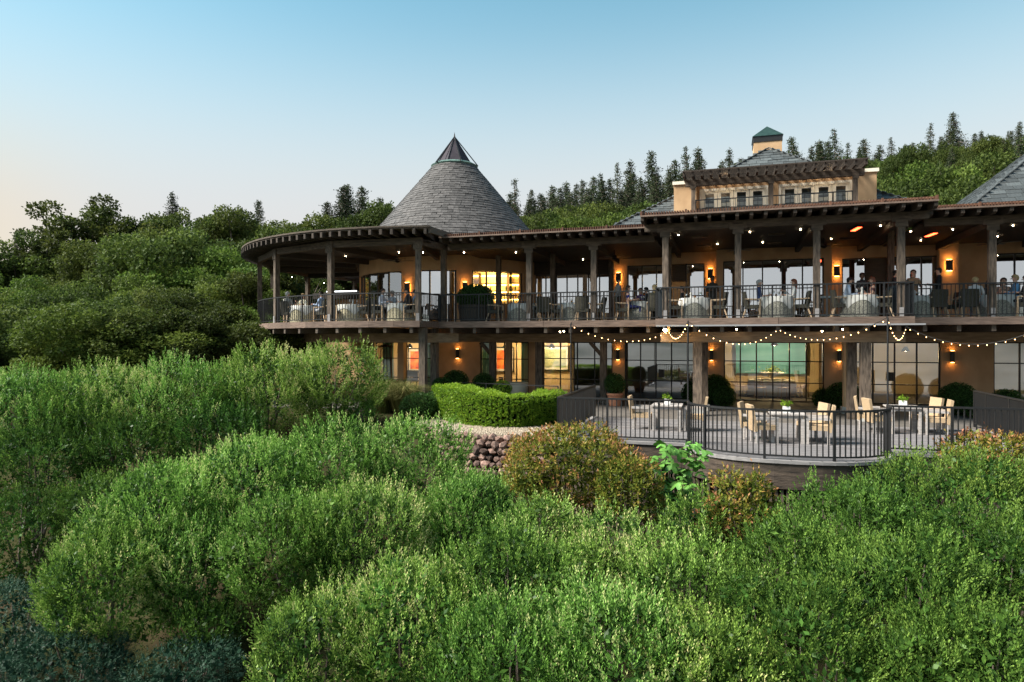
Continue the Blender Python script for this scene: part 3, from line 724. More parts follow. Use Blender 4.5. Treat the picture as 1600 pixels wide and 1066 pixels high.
# ------------------------------------------------------------------ railings
def rail(label, pts, zf, h=1.07, sp=.115, r=.010, posts=None, group='railings', name='deck_railing', loc=True, top=.022, every=14):
    t = thing(name, label, 'railing', (OX, OY, 0), -TH, group)
    P = [Vector((p[0], p[1], 0)) for p in pts]; tm = MB(); bmx = MB()
    for a, b in zip(P[:-1], P[1:]):
        d = (b - a).normalized() * .012
        tm.beam(a - d + Vector((0,0,zf+h)), b + d + Vector((0,0,zf+h)), .055, top * 2); bmx.beam(a - d + Vector((0,0,zf+.10)), b + d + Vector((0,0,zf+.10)), .035, .032)
    part('top_rail', tm, M_iron, t); part('bottom_rail', bmx, M_iron, t)
    L_ = sum((b - a).length for a, b in zip(P[:-1], P[1:])); n = max(2, int(L_ / sp)); acc = 0; k = 0
    bm_ = MB().box(-r, r, -r, r, zf + .116, zf + h - top).mesh('baluster', M_iron); pm = MB().box(-.026, .026, -.026, .026, zf, zf + h - top).mesh('rail_post', M_iron)
    for a, b in zip(P[:-1], P[1:]):
        l = (b - a).length
        while k <= n and k * L_ / n <= acc + l + 1e-6:
            p = a.lerp(b, (k * L_ / n - acc) / l)
            isp = k % every == 0 or k == n
            ob('rail_post' if isp else 'baluster', pm if isp else bm_, t, p, math.atan2(b.y - a.y, b.x - a.x)); k += 1
        acc += l
    return t
e = pol(RK - .06, -93.2)
rail('curved black balcony railing around the left rotunda dining deck', [(q.x, q.y) for q in arcpts(RK - .06, -93.2, -225, 0, 40)], DZ, sp=.125)
rail('short black return railing between rotunda deck and straight deck', [(e.x, e.y), (UA0, VA + .02)], DZ, sp=.10, every=30)
rail('straight black balcony railing in front of the big boxwood vat', [(UA0 + .05, VA + .02), (UB0 - .03, VA + .02)], DZ)
rail('black balcony railing on the projecting middle deck bay', [(UB0, VA), (UB0, VB + .05), (UB1, VB + .05), (UB1, VA)], DZ)
rail('black balcony railing on the deck at the far right', [(UB1 + .05, VA + .02), (UC1, VA + .02)], DZ)
rail('thin black railing on the top floor balcony', [(pcs[0] + .1, 8.45), (pcs[2] - .1, 8.45)], 7.88, h=1.1, sp=.19, every=30)
rail('black terrace railing left of the rounded bay, by the photinia', [(TU0, TV), (BU - BR, TV)], 0, r=.012, every=11)
rail('curved black railing round the half-circle terrace bay', [bulge(PI * i / 32) for i in range(33)], 0, r=.012, every=12)
rail('black terrace railing right of the rounded bay', [(BU + BR, TV), (TU1, TV)], 0, r=.012, every=11)
rail('dense black side railing at the left end of the terrace', [(TU0, TV), (TU0, -.98)], 0, sp=.07, r=.014, every=24)
rail('dense black side railing at the right end of the terrace', [(TU1, TV), (TU1, -.2)], 0, sp=.07, r=.014, every=24)
# thin cable rail across the lower lounge garden
cb = thing('cable_railing', 'thin dark cable railing before the lower lounge windows', 'railing', (OX, OY, 0), -TH)
pA, pB = LOC(*at(585, 592, 30).xy), LOC(*at(872, 604, 24).xy)
part('cable', MB().beam((*pA, Z(592, 30)), (*pB, Z(604, 24)), .03, .03), M_iron, cb)
for t in (0, .33, .66, 1):
    p = Vector(pA).lerp(Vector(pB), t); part('rail_post', MB().box(p.x - .02, p.x + .02, p.y - .02, p.y + .02, -.06, lerp(Z(592, 30), Z(604, 24), t)), M_iron, cb)

# ------------------------------------------------------------------ lamps
def sconce(u, v, z, label, nrm=(0, -1), h=.42, r=.11, sides=True):
    t = thing('wall_sconce', label, 'wall light', W(u, v, z), -TH + math.atan2(nrm[1], nrm[0]) + PI / 2, 'bronze wall sconces')
    part('shade', MB().box(-r, r, -.16, -.05, -h/2, h/2), M_bronze, t)
    part('back_plate', MB().box(-r*.55, r*.55, -.05, -.004, -h*.3, h*.3), M_bronze, t)
    gs = MB().box(-r*.8, r*.8, -.15, -.06, h/2 + .002, h/2 + .012).box(-r*.8, r*.8, -.15, -.06, -h/2 - .012, -h/2 - .002)
    if sides: gs.box(-r*.8, -r*.62, -.048, -.02, -h*.45, h*.45).box(r*.62, r*.8, -.048, -.02, -h*.45, h*.45)
    part('glow_strip', gs, M_scon, t)
for px, py, v, lb in ((967, 434, VW, 'bronze sconce above the grey-shirted waiter on the upper deck'), (1110, 428, VW, 'bronze sconce above the olive-clad server on the upper deck'),
        (1307, 424, VW, 'bronze sconce right of the wide upper bay window'), (1482, 415, VW - .35, 'bronze sconce above the waiter in the dark blazer')):
    sconce(U(px, v), v, ZP(px, py, v), lb)
for px, lb in ((638, 'bronze sconce on the rotunda wall behind the dark-haired couple'), (726, 'bronze sconce on the rotunda wall above the big boxwood vat')):
    a = ang(px, RD); p = pol(RD, a); q = pol(RD + 1, a); sconce(p.x, p.y, 4.95, lb, ((q - p).x, (q - p).y))
for px, lb in ((716, 'lower sconce on the stucco wall between the lounge windows'), (966, 'lower sconce above the potted boxwood ball'), (1112, 'lower sconce left of the private dining room window'),
        (1311, 'lower sconce right of the private dining room window'), (1487, 'lower sconce on the right stucco pier above the big boxwood ball')):
    sconce(U(px, VW), VW - .002, 1.95, lb, h=.45, r=.065, sides=False)
dl = MB().lathe([(.017, -.03), (.017, 0)], 8).mesh('downlight', M_spot)
def down(px, py, zc_):
    d = (zc_ - CAMZ) * FPX / (533 - py); p = at(px, py, d); u, v = LOC(p.x, p.y); ob('downlight', dl, bld, (u, v, zc_))
for px, py in ((461, 409), (435, 422), (540, 400), (583, 382), (623, 394), (456, 433), (476, 432), (506, 442)): down(px, py, ZRt + .138)
for px, py in ((725, 394), (806, 394), (911, 405), (661, 394)): down(px, py, ZA + .118)
for px, py in ((1060, 367), (1121, 381), (1172, 362), (1192, 378), (1251, 358), (1299, 373), (1376, 352)): down(px, py, ZB_ + .118)
for px, py in ((1423, 361), (1439, 375), (1489, 358), (1559, 369), (1583, 352), (1559, 399)): down(px, py, ZC + .118)
for px, py, zc_, lb in ((1338, 357, ZB_, 'glowing red ceiling heater above the middle deck bay'), (1455, 366, ZC, 'glowing red ceiling heater above the right-hand deck')):
    d = (zc_ + .08 - CAMZ) * FPX / (533 - py); p = at(px, py, d)
    h = thing('patio_heater', lb, 'heater', p, -TH + PI / 2 + .1, 'ceiling heaters')
    part('housing', MB().box(-.45, .45, -.12, .12, -.02, .05), M_bronze, h); part('heating_element', MB().box(-.40, .40, -.07, .07, -.035, -.021), M_heat, h)
for px, py, zc_ in ((1094, 370, ZB_), (1214, 366, ZB_), (1100, 384, ZB_), (1210, 380, ZB_), (1325, 373, ZB_)):
    d = (zc_ + .1 - CAMZ) * FPX / (533 - py); p = at(px, py, d)
    h = thing('ceiling_heater', 'unlit dark ceiling heater box above the middle deck bay', 'heater', p, -TH, 'unlit ceiling heaters')
    part('housing', MB().box(-.28, .28, -.1, .1, -.03, .02), M_timberx, h); part('grille', MB().box(-.24, .24, -.07, .07, -.036, -.031), M_bronze, h)
def fan(u, v, z, lb):
    t = thing('ceiling_fan', lb, 'ceiling fan', W(u, v, z), random.random(), 'dark ceiling fans')
    part('motor', MB().lathe([(.03, .3), (.03, .12), (.10, .08), (.12, -.02), (.05, -.08)], 12), M_bronze, t)
    for k in range(5):
        a = 2 * PI * k / 5; d = Vector((math.cos(a), math.sin(a), 0)); part('blade', MB().beam(d * .1, d * .68 + Vector((0,0,.02)), .13, .012), M_bronze, t)
for px, v, z, lb in ((575, 0, 5.98, 'dark ceiling fan over the rotunda deck'), (960, 3.5, 5.9, 'dark ceiling fan over the straight deck left of the bay')): fan(U(px, v), v + (2.5 if px == 575 else 0), z, lb)
fan(2.4, 3.6, 6.05, 'dark ceiling fan over the left half of the middle bay'); fan(5.4, 3.6, 6.05, 'dark ceiling fan over the right half of the middle bay'); fan(11, 4.2, 6.0, 'dark ceiling fan over the far right deck')

# string lights on three poles
poles = []
for px, v_, lb, rz in ((891, -4.7, 'thin black light pole on the left side railing of the terrace', 3.06), (1079, TV - .1, 'thin black light pole left of the rounded terrace bay', 3.05), (1381, TV - .12, 'thin black light pole right of the rounded terrace bay', 3.1)):
    u_ = TU0 if px == 891 else (BU - BR if px == 1079 else BU + BR - .02)
    t = thing('light_pole', lb, 'pole', W(u_, v_, 0), -TH, 'string light poles')
    part('shaft', MB().tube([(0, 0, 0), (0, 0, rz)], .02, 8), M_iron, t); part('hook', MB().tube([(0, 0, rz - .02), (0, .08, rz + .04), (0, .12, rz)], .008, 5), M_iron, t)
    part('base_clamp', MB().box(-.05, .05, -.05, .05, 0, .12), M_iron, t); poles.append(W(u_, v_, rz))
bulb = MB().ell((0, 0, -.045), (.0105, .0105, .0145), 8, 6).mesh('bulb', M_bulb); sock = MB().lathe([(.012, -.02), (.012, .008)], 6).mesh('socket', M_iron)
def string(a, b, sag, n, lb):
    a, b = Vector(a), Vector(b); f = lambda t: a.lerp(b, t) - Vector((0, 0, sag * 4 * t * (1 - t)))
    t0 = thing('string_lights', lb, 'string lights', a, 0, 'festoon light strings')
    part('cable', MB().tube([f(i / 24) - a for i in range(25)], .006, 4), M_iron, t0)
    for k in range(n):
        p = f((k + .5) / n) - a; bo = ob('bulb', bulb, t0, p); ob('socket', sock, bo)
fl = at(1045, 517, DEP(1045, VB - .1)); hk = lambda px, py, v=-.26: at(px, py, DEP(px, v))
string(poles[0] - Vector((0,0,.02)), fl, .38, 16, 'string of warm bulbs sagging from left pole to floodlight')
string(fl, poles[1], .30, 13, 'short bright swag of bulbs between floodlight and left bay pole')
string(poles[1], hk(1216, 513), .50, 15, 'string of warm bulbs from left bay pole across private dining window')
string(hk(1216, 513), poles[2], .40, 17, 'string of warm bulbs rising to the right bay pole')
string(poles[2], hk(1416, 510), .42, 12, 'short bright swag of bulbs at the right bay pole')
string(hk(1416, 510), at(1640, 506, 18.5), .55, 16, 'string of warm bulbs running off past the right pier')
t = thing('floodlight', 'dazzling amber floodlight under the left corner of the middle deck', 'floodlight', fl - Vector((.12, 0, -.06)), -TH)
part('lamp_housing', MB().lathe([(.05, .10), (.09, .02), (.09, 0)], 10), M_bronze, t); part('lamp_bulb', MB().ell((0, 0, -.03), (.06, .06, .06), 10, 7), M_flood, t)
for px, py in ((1129, 511), (1151, 514), (1316, 514), (1284, 517), (876, 518), (882, 517)):
    d = DEP(px, .2); p = at(px, py, d); u, v = LOC(p.x, p.y); part('soffit_lamp', MB().lathe([(.014, -.04), (.024, 0)], 8), M_spot, bld, loc=(u, v - .1, p.z))

# ------------------------------------------------------------------ interiors that show through the glass
def lamp(name, loc, energy, col, size=.3, typ='POINT'):
    l = bpy.data.lights.new(name, typ); l.energy = energy; l.color = col
    if typ == 'POINT': l.shadow_soft_size = size
    o = bpy.data.objects.new(name, l); COL.objects.link(o); o.location = loc; return o
WARM = (1, .66, .30)
def pendant(u, v, z, e, lb):
    t = thing('pendant_lamp', lb, 'lamp', W(u, v, z), -TH, 'pendant lamps indoors')
    part('lamp_shade', MB().lathe([(.05, .22), (.16, .05), (.17, 0)], 14, cap=False), M_bronze, t); part('lamp_bulb', MB().ell((0, 0, .04), .05), M_spot, t)
    l = lamp('lamp_light', (0, 0, -.08), e * 2.2, WARM, .12); l.parent = t
pendant(U(640, 10), 10, 2.2, 30, 'warm pendant lamp in the lower lounge at far left'); pendant(U(790, 10), 10, 2.2, 30, 'warm pendant lamp in the lower lounge behind the armchair')
pendant(U(862, 10.5), 10.5, 2.2, 36, 'warm pendant lamp before the landscape painting'); pendant(U(1415, 10.5), 10.5, 2.1, 26, 'warm pendant lamp behind the lower glass doors')
pendant(U(1210, 10.6), 10.6, 2.35, 60, 'warm pendant lamp over the private dining table'); pendant(U(1060, 11), 11, 5.6, 26, 'warm pendant lamp in the upper dining room')
wbox('teal_wall', U(1150, 13), U(1262, 13), 13.3, 13.5, .9, 2.9, M_teal)
wbox('room_divider', U(903, 9), U(903, 9) + .15, VW + .4, 13.5, 0, 3.1, M_plaster); wbox('room_divider', U(1128, 9) - .2, U(1128, 9), VW + .5, 13.5, 0, 3.1, M_indark); wbox('room_divider', U(1300, 9), U(1300, 9) + .15, VW + .5, 13.5, 0, 3.1, M_indark)
M_art = mat('abstract_red_painting', (.55,.03,.02), (.75,.30,.05), 3, .6, detail=2); M_art2 = mat('landscape_painting', (.10,.16,.12), (.35,.36,.22), 1.6, .6, (1,1,3), detail=3)
def picture(px, py, w, h, m, lb, v=13.55):
    d = DEP(px, v); t = thing('framed_painting', lb, 'painting', W(U(px, v), v, Z(py, d)), -TH, 'paintings in the lower lounge')
    part('frame', MB().box(-w/2-.06, w/2+.06, -.05, 0, -h/2-.06, h/2+.06), M_bronze, t); part('mat_board', MB().box(-w/2, w/2, -.06, -.051, -h/2, h/2), M_white, t); part('canvas', MB().box(-w/2+.1, w/2-.1, -.066, -.061, -h/2+.12, h/2-.12), m, t)
picture(652, 563, 1.0, 1.25, M_art, 'red abstract painting in the far left lounge window', 11.4); picture(788, 562, 1.0, 1.25, M_art, 'red abstract painting behind the white armchair', 11.4); picture(866, 560, 1.5, 1.2, M_art2, 'green landscape painting in the third lounge window', 11.4)
wbox('lounge_wall', U(585, 11.5), U(903, 11.5), 11.5, 11.6, 0, 3.1, M_plaster)
M_curtg = mat('green_curtain', (.10,.22,.17), (.22,.36,.28), 2, .9, (18,18,.4))
for px in (600, 671, 757, 820):
    u = low(px); mb = MB()
    for k in range(7): mb.tube([(u - .25 + k * .085, VW + .42 + .03 * (k % 2), .02), (u - .25 + k * .085, VW + .42 + .03 * (k % 2), 2.48)], .055, 6)
    ob('curtain', mb.mesh('curtain', M_curtg), None, (OX, OY, 0), -TH, label={600: 'green curtain at the far left of the left lounge window', 671: 'green curtain beside the stucco wall, left lounge window', 757: 'green curtain right of the stucco wall', 820: 'green curtain behind the white armchair'}[px], cat='curtain', group='green lounge curtains')
# bar inside the rotunda
bp_ = at(778, 480, 33.6); bar = thing('back_bar', 'glowing yellow back bar shelving inside the rotunda', 'shelving', (bp_.x, bp_.y, DZ), -.08)
part('bar_back', MB().box(-2.3, 2.3, .25, .32, 0, 2.7), M_plaster, bar)
for z in (.95, 1.35, 1.72, 2.08): part('shelf', MB().box(-2.2, 2.2, -.05, .25, z, z + .03), M_indark, bar)
for z in (1.32, 1.69, 2.05, 2.5): part('shelf_light', MB().box(-2.15, 2.15, .20, .245, z - .03, z - .002), M_shelf, bar)
for x in (-2.25, -.9, .5, 2.2): part('shelf_upright', MB().box(x - .06, x + .06, -.06, .26, 0, 2.6), M_indark, bar)
part('bar_counter', MB().box(-2.3, 2.3, -1.2, -.8, 0, 1.05), M_indark, bar)
M_bot = [mat('bottle_amber', (.18,.07,.01), None, 5, .15), mat('bottle_green', (.02,.06,.02), None, 5, .15), mat('bottle_clear', (.5,.5,.45), None, 5, .1)]
bms = [MB().lathe([(.035, 0), (.037, .17), (.014, .23), (.013, .30)], 8).mesh('bottle', m) for m in M_bot]
for z in (.98, 1.38, 1.75):
    for k in range(11):
        o = ob('bottle', bms[random.randrange(3)], None, bar.matrix_basis @ Vector((-2.0 + k * .4 + random.uniform(-.08, .08), .1, z)), label='bottle standing on the glowing back bar shelves', cat='bottle', group='bottles on the back bar')
l = lamp('bar_light', (0, -.6, 2.3), 110, (1, .62, .2), .3); l.parent = bar

# ------------------------------------------------------------------ furniture
def round_table(name, r, drop, label, loc, group, under=None, kind='diner'):
    t = thing(name, label, 'table', loc, -TH, group)
    part('pedestal', MB().lathe([(.30, 0), (.28, .03), (.05, .06), (.05, .70), (.2, .72)], 16), M_iron, t)
    if under: part('under_cloth', MB().lathe([(r * 1.0, .738), (r * 1.0, .73), (r * 1.05, .45), (r * 1.10, .04)], 32, wob=.035, k=8, cap=False), under, t, True)
    # white square topper hanging in four points
    mb = MB(); n = 40; rings = []
    for fr, in ((0.0,), (.6,), (.98,), (1.02,)): rings.append([(r * fr * math.cos(2*PI*i/n), r * fr * math.sin(2*PI*i/n), .752 if fr < 1.01 else .738) for i in range(n)])
    hang = []
    for i in range(n):
        a = 2 * PI * i / n; sq = abs(math.cos(2 * a)) ; dz = drop * (1 - .62 * sq) ; k = 1.07 + .05 * math.sin(8 * a); hang.append((r * k * math.cos(a), r * k * math.sin(a), .74 - dz))
    rings.append(hang); b = 0
    for rg in rings: mb.v += rg
    for j in range(len(rings) - 1):
        for i in range(n): mb.face([j*n+i, j*n+(i+1)%n, (j+1)*n+(i+1)%n, (j+1)*n+i])
    part('table_cloth', mb, M_white, t, True); return t
def tabletop_bits(t, seed):
    r_ = random.Random(seed); base = t.location
    gl = MB().lathe([(.03, 0), (.004, .008), (.004, .09), (.035, .13), (.032, .2)], 8, cap=False)
    tb = t['label'].split(' table ')[-1]
    for k in range(3):
        a = r_.random() * 6.28; p = base + Vector((.3 * math.cos(a), .3 * math.sin(a), .753))
        ob('wine_glass', gl.mesh('wine_glass', M_glassl), None, p, label='stemmed glass on the table ' + tb, cat='glass', group='wine glasses ' + str(seed))
    nk = MB().lathe([(.02, 0), (.05, .03), (.03, .14), (.045, .22), (.005, .25)], 7); a = r_.random() * 6.28
    ob('napkin', nk.mesh('napkin', M_white), None, base + Vector((.42 * math.cos(a), .42 * math.sin(a), .753)), label='folded white napkin standing on the table ' + tb, cat='napkin')
    cv = MB().lathe([(.035, 0), (.04, .05), (.03, .10)], 8)
    ob('candle_holder', cv.mesh('candle_holder', M_bot[0]), None, base + Vector((0, 0, .753)), label='small dark candle holder on the table ' + tb, cat='candle holder')
def make_chair():
    t = thing('dining_chair', '', 'chair', (0, 0, 0), 0, 'upholstered deck chairs')
    part('seat', MB().box(-.25, .25, -.26, .24, .36, .48), M_olive, t)
    mb = MB(); n = 7; rows = ((.44, -.22), (.6, -.245), (.78, -.275), (.93, -.30))
    for z, y in rows:
        for th in (0, .06):
            for i in range(n):
                x = lerp(-.27, .27, i / (n - 1)); mb.v.append((x * (1 if z < .9 else .93), y - th + .09 * (abs(x) / .27) ** 2, z))
    for j in range(len(rows) - 1):
        for i in range(n - 1):
            a = j * 2 * n + i; mb.face([a, a + 1, a + 2*n + 1, a + 2*n]); mb.face([a + n, a + 3*n, a + 3*n + 1, a + n + 1])
        for i in (0, n - 1): a = j*2*n + i; mb.face([a, a + 2*n, a + 3*n, a + n])
    a = (len(rows)-1)*2*n
    for i in range(n - 1): mb.face([a+i, a+i+1, a+n+i+1, a+n+i])
    part('backrest', mb, M_olive, t)
    for sx in (-1, 1):
        part('leg', MB().beam((.22*sx, .20, .38), (.25*sx, .25, 0), .04, .045), M_ash, t); part('leg', MB().beam((.20*sx, -.20, .38), (.24*sx, -.33, 0), .04, .045), M_ash, t)
        part('armrest', MB().beam((.28*sx, .24, .66), (.28*sx, -.25, .68), .045, .035).beam((.27*sx, .22, .0), (.28*sx, .23, .66), .035, .04), M_ash, t)
    return t
chair0 = make_chair(); chair_used = [False]
def chair(px, v, face, label, z=DZ, dpx=None):
    loc = W(U(px, v), v, z + .004); rz = -TH + face
    if not chair_used[0]:
        chair_used[0] = True; chair0.location = loc; chair0.rotation_euler[2] = rz; chair0['label'] = label; return chair0
    return dup(chair0, loc, rz, label=label)
E_, W_f, IN, OUT = -PI / 2, PI / 2, 0, PI        # facing: right, left, into building, toward camera
def deck_table(px, v, label, under, r=.53, seed=0):
    t = round_table('dining_table', r, .42, label, W(U(px, v), v, DZ), 'round tables on the upper deck', under); tabletop_bits(t, seed); return t
T = [(474, 1.2, 'cream patterned round table at the rotunda deck railing, far left', M_patternc), (548, 1.0, 'cream patterned table table among empty chairs on the rotunda deck', M_patternc), (626, .9, 'cream patterned round table of the dark-haired couple, rotunda deck', M_patternc),
     (815, 2.5, 'white-clothed round table just right of the boxwood vat', M_pattern), (893, 2.6, 'white-clothed round table between empty chairs left of the grey waiter', M_pattern), (1000, 2.5, 'white-clothed round table of the woman in the blue dress', M_pattern),
     (1086, .95, 'white-clothed round table at the left corner of the middle bay', M_pattern), (1213, .95, 'white-clothed round table between navy polo man and red-haired woman', M_pattern), (1343, .95, 'white-clothed round table of the man in pale blue shirt, middle bay', M_pattern),
     (1433, 2.0, 'white-clothed round table before the standing woman in tan cardigan', M_pattern), (1555, 2.2, 'white-clothed round table of the blond guests at far right', M_pattern)]
for i, (px, v, lb, m) in enumerate(T):
    deck_table(px, v, lb.replace('table table', 'round table').replace(' table ', ' table ', 1), m, seed=i)
CH = [(447, .9, IN, 'grey-backed chair of the guest seen from behind, far left deck'), (503, 1.2, W_f, 'chair of the guest in light blue at the far left table'), (524, .5, E_, 'empty chair left of the bare cream table on the rotunda deck'), (570, 1.0, W_f, 'empty chair right of the bare cream table on the rotunda deck'), (594, .6, E_, 'chair of the blond guest in white on the rotunda deck'), (644, .6, W_f, 'chair of the woman in black by the rotunda corner post'),
      (774, 1.9, E_, 'empty olive chair right beside the boxwood vat'), (838, 2.6, W_f, 'empty olive chair right of the table beside the vat'), (816, 3.4, OUT, 'empty olive chair behind the table beside the vat'), (851, 1.75, IN, 'empty olive chair seen from behind, right of the second straight-deck post'), (872, 2.2, E_, 'empty olive chair turned right, left of the napkin table'), (911, 1.8, IN, 'empty olive chair seen from behind left of the third post'), (934, 2.3, W_f, 'empty olive chair just right of the third post'),
      (974, 1.9, E_, 'olive chair of the woman in the blue dress'), (1024, 1.8, IN + .2, 'olive chair of the blond woman seen from behind'), (1000, 3.5, OUT, 'olive chair on the far side of the blue dress table'),
      (1056, .7, E_, 'empty olive chair at the left corner of the middle bay'), (1122, .8, W_f, 'empty olive chair right of the corner bay table'), (1176, .9, E_, 'olive chair of the man in the navy polo'), (1251, 1.0, W_f, 'olive chair of the red-haired woman in white blouse'), (1315, .9, E_, 'olive chair of the man in the pale blue shirt'), (1377, .9, W_f, 'olive chair of the red-haired woman in the sleeveless top'), (1270, 3.2, W_f, 'dark chair in the shade behind the third bay post'),
      (1462, 1.75, IN + .3, 'olive chair in front of the waiter in dark blazer'), (1512, 1.8, IN, 'olive chair of the blond guest in white, far right deck'), (1598, 1.9, W_f, 'olive chair of the guest at the right picture edge'), (1484, 3.0, W_f, 'dark chair behind the waiter in dark blazer')]
for a in CH: chair(*a)
# service pieces on the deck
t = thing('service_table', 'narrow white service table beside the third bay post', 'side table', W(U(1297, 2.0), 2.0, DZ), -TH)
part('table_top', MB().box(-.42, .42, -.25, .25, .74, .80), M_white, t)
for x in (-.38, .38):
    for y in (-.21, .21): part('leg', MB().box(x - .03, x + .03, y - .03, y + .03, 0, .738), M_white, t)
part('shelf', MB().box(-.35, .35, -.2, .2, .12, .15), M_white, t)
M_screen = mat('dark_blue_screen', (.02,.026,.032), (.032,.042,.05), 8, .5)
for px, v, lb in ((1037, .9, 'dark upright service station panel behind the left bay post'), (1401, 1.5, 'dark slanted service station panel behind the right bay post')):
    t = thing('service_station', lb, 'cabinet', W(U(px, v), v, DZ), -TH, 'service stations')
    w = .16 if px < 1100 else .30
    mb = MB(); mb.v = [(-w,-.25,0),(w,-.25,0),(w,.35,0),(-w,.35,0),(-w,-.25,1.0),(w,-.25,1.22),(w,.35,1.22),(-w,.35,1.0)]
    for q in ((0,3,2,1),(4,5,6,7),(0,1,5,4),(1,2,6,5),(2,3,7,6),(3,0,4,7)): mb.face(list(q))
    part('cabinet_body', mb, M_screen, t); part('top_tray', MB().beam((-w, .05, 1.02), (w, .05, 1.24), .62, .03), M_bronze, t)
# big vat planter
vt = thing('planter_vat', 'large dark wooden vat on the upper deck holding a boxwood', 'planter', W(U(742, 2.0), 2.0, DZ), -TH)
part('vat', MB().lathe([(.58, 0), (.66, .5), (.70, .70), (.64, .70), (.62, .6)], 28), M_vat, vt)
for z in (.12, .55): part('hoop', MB().lathe([(.60 + .08 * z / .55, z), (.605 + .08 * z / .55, z + .04)], 28, cap=False), M_iron, vt)

# terrace furniture
def wicker_chair():
    t = thing('wicker_chair', '', 'chair', (0, 0, 0), 0, 'tan wicker chairs on the terrace')
    part('seat', MB().box(-.26, .26, -.26, .26, .34, .45), M_wicker, t)
    part('backrest', MB().beam((0, -.27, .30), (0, -.37, .95), .54, .07, (0, 1, 0)), M_wicker, t)
    for sx in (-1, 1):
        part('armrest', MB().box(.275*sx - .03, .275*sx + .03, -.28, .27, .60, .66).box(.275*sx - .025, .275*sx + .025, .20, .26, .0, .598), M_teak, t)
        part('leg', MB().box(.23*sx - .03, .23*sx + .03, -.27, -.21, 0, .338), M_teak, t)
    return t
wc0 = wicker_chair(); wcu = [False]
def wchair(u, v, rz, lb):
    loc = W(u, v, .005)
    if not wcu[0]: wcu[0] = True; wc0.location = loc; wc0.rotation_euler[2] = -TH + rz; wc0['label'] = lb; return
    dup(wc0, loc, -TH + rz, label=lb)
def terrace_table(u, v, nm):
    t = thing('terrace_table', 'silvery teak table ' + nm, 'table', W(u, v, .005), -TH, 'teak tables on the terrace')
    for k in range(7): part('top_slat', MB().box(-.42 + k * .122, -.42 + k * .122 + .112, -.42, .42, .70, .735), M_teak, t)
    part('apron', MB().box(-.36, .36, -.36, .36, .62, .698), M_teak, t)
    for x in (-.35, .35):
        for y in (-.35, .35): part('leg', MB().box(x - .04, x + .04, y - .04, y + .04, 0, .62), M_teak, t)
    p = thing('flower_pot', 'white flower pot on the teak table ' + nm, 'plant pot', W(u, v, .742), -TH, 'white pots on the terrace')
    part('pot', MB().box(-.085, .085, -.085, .085, 0, .15), M_whitepot, p)
    n = 60; P_ = RNG.normal(0, .055, (n, 3)); P_[:, 2] = .19 + abs(P_[:, 2]) * .8
    q = P_[:, None, :] + RNG.normal(0, .028, (n, 4, 3)); part_ = ob('flowers', np_mesh('flowers', q, M_box, RNG.random(n)), p)
def tpos(px, py): d = CAMZ * FPX / (py - 533); return LOC((px - 800) / FPX * d, d)
for (px, py, nm, chs) in ((1043, 672, 'at the left end of the terrace', ((-.72, .1, E_, 'tan wicker chair left of the left-hand terrace table'), (.72, .15, W_f, 'tan wicker chair right of the left-hand terrace table'))),
        (1229, 690, 'in the rounded terrace bay', ((-.75, .25, E_ - .2, 'wicker chair in the rounded bay, left and farther back'), (-.55, -.35, E_ + .25, 'wicker chair in the rounded bay, left and nearer'), (.62, .55, W_f + .3, 'wicker chair in the rounded bay, right and farther back'), (.72, -.1, W_f - .1, 'wicker chair in the rounded bay, right and nearer'))),
        (1411, 676, 'right of the rounded bay', ((-.78, .35, E_ - .2, 'wicker chair at the right terrace table, left and farther back'), (-.62, -.25, E_ + .2, 'wicker chair at the right terrace table, left and nearer'), (.65, .5, W_f + .3, 'wicker chair at the right terrace table, right and farther back'), (.75, -.15, W_f - .1, 'wicker chair at the right terrace table, right and nearer')))):
    u, v = tpos(px, py); terrace_table(u, v, nm)
    for du, dv, rz, lb in chs: wchair(u + du, v + dv, rz, lb)
# private dining table behind the bay window
pt = round_table('private_dining_table', 1.0, .7, 'large white-clothed round table behind the lower bay window', W(U(1206, 10.4), 10.4, 0), None, M_white)
t = thing('tiered_centrepiece', 'gold centrepiece on the private dining table', 'centrepiece', W(U(1206, 10.4), 10.4, .756), -TH)
part('tray', MB().lathe([(.55, .30), (.58, .33), (.55, .34)], 24), M_white, t); part('stand', MB().lathe([(.2, 0), (.05, .03), (.05, .3)], 12), M_ash, t)
n = 160; P_ = RNG.normal(0, .2, (n, 3)); P_[:, 2] = .38 + abs(P_[:, 2]) * .5; ob('flowers', np_mesh('flowers', P_[:, None, :] + RNG.normal(0, .04, (n, 4, 3)), M_box, RNG.random(n)), t)
def cane():
    t = thing('cross_back_chair', '', 'chair', (0,0,0), 0, 'chairs around the private dining table')
    part('seat', MB().box(-.21, .21, -.21, .21, .43, .47), M_ash, t)
    part('backrest', MB().tube([(-.19,-.2,.45),(-.18,-.24,.85),(0,-.26,.93),(.18,-.24,.85),(.19,-.2,.45)], .016, 5).tube([(-.18,-.21,.5),(.16,-.24,.85)], .012, 4).tube([(.18,-.21,.5),(-.16,-.24,.85)], .012, 4), M_ash, t)
    for x in (-.18, .18):
        for y in (-.18, .18): part('leg', MB().tube([(x, y, .43), (x * 1.15, y * 1.15, 0)], .016, 5), M_ash, t)
    return t
cc = cane(); cl = ['at the front left of', 'at the front of', 'at the front right of', 'at the right of', 'at the left of']
for k, (a, nm) in enumerate(zip((-130, -90, -50, 0, 180), cl)):
    p = W(U(1206, 10.4), 10.4, 0) + Vector((1.45 * math.cos(R(a)), 1.45 * math.sin(R(a)), 0)); lb = 'cross-back chair ' + nm + ' the private dining table'
    if k == 0: cc.location = p; cc.rotation_euler[2] = R(a) + PI / 2; cc['label'] = lb
    else: dup(cc, p, R(a) + PI / 2, label=lb)
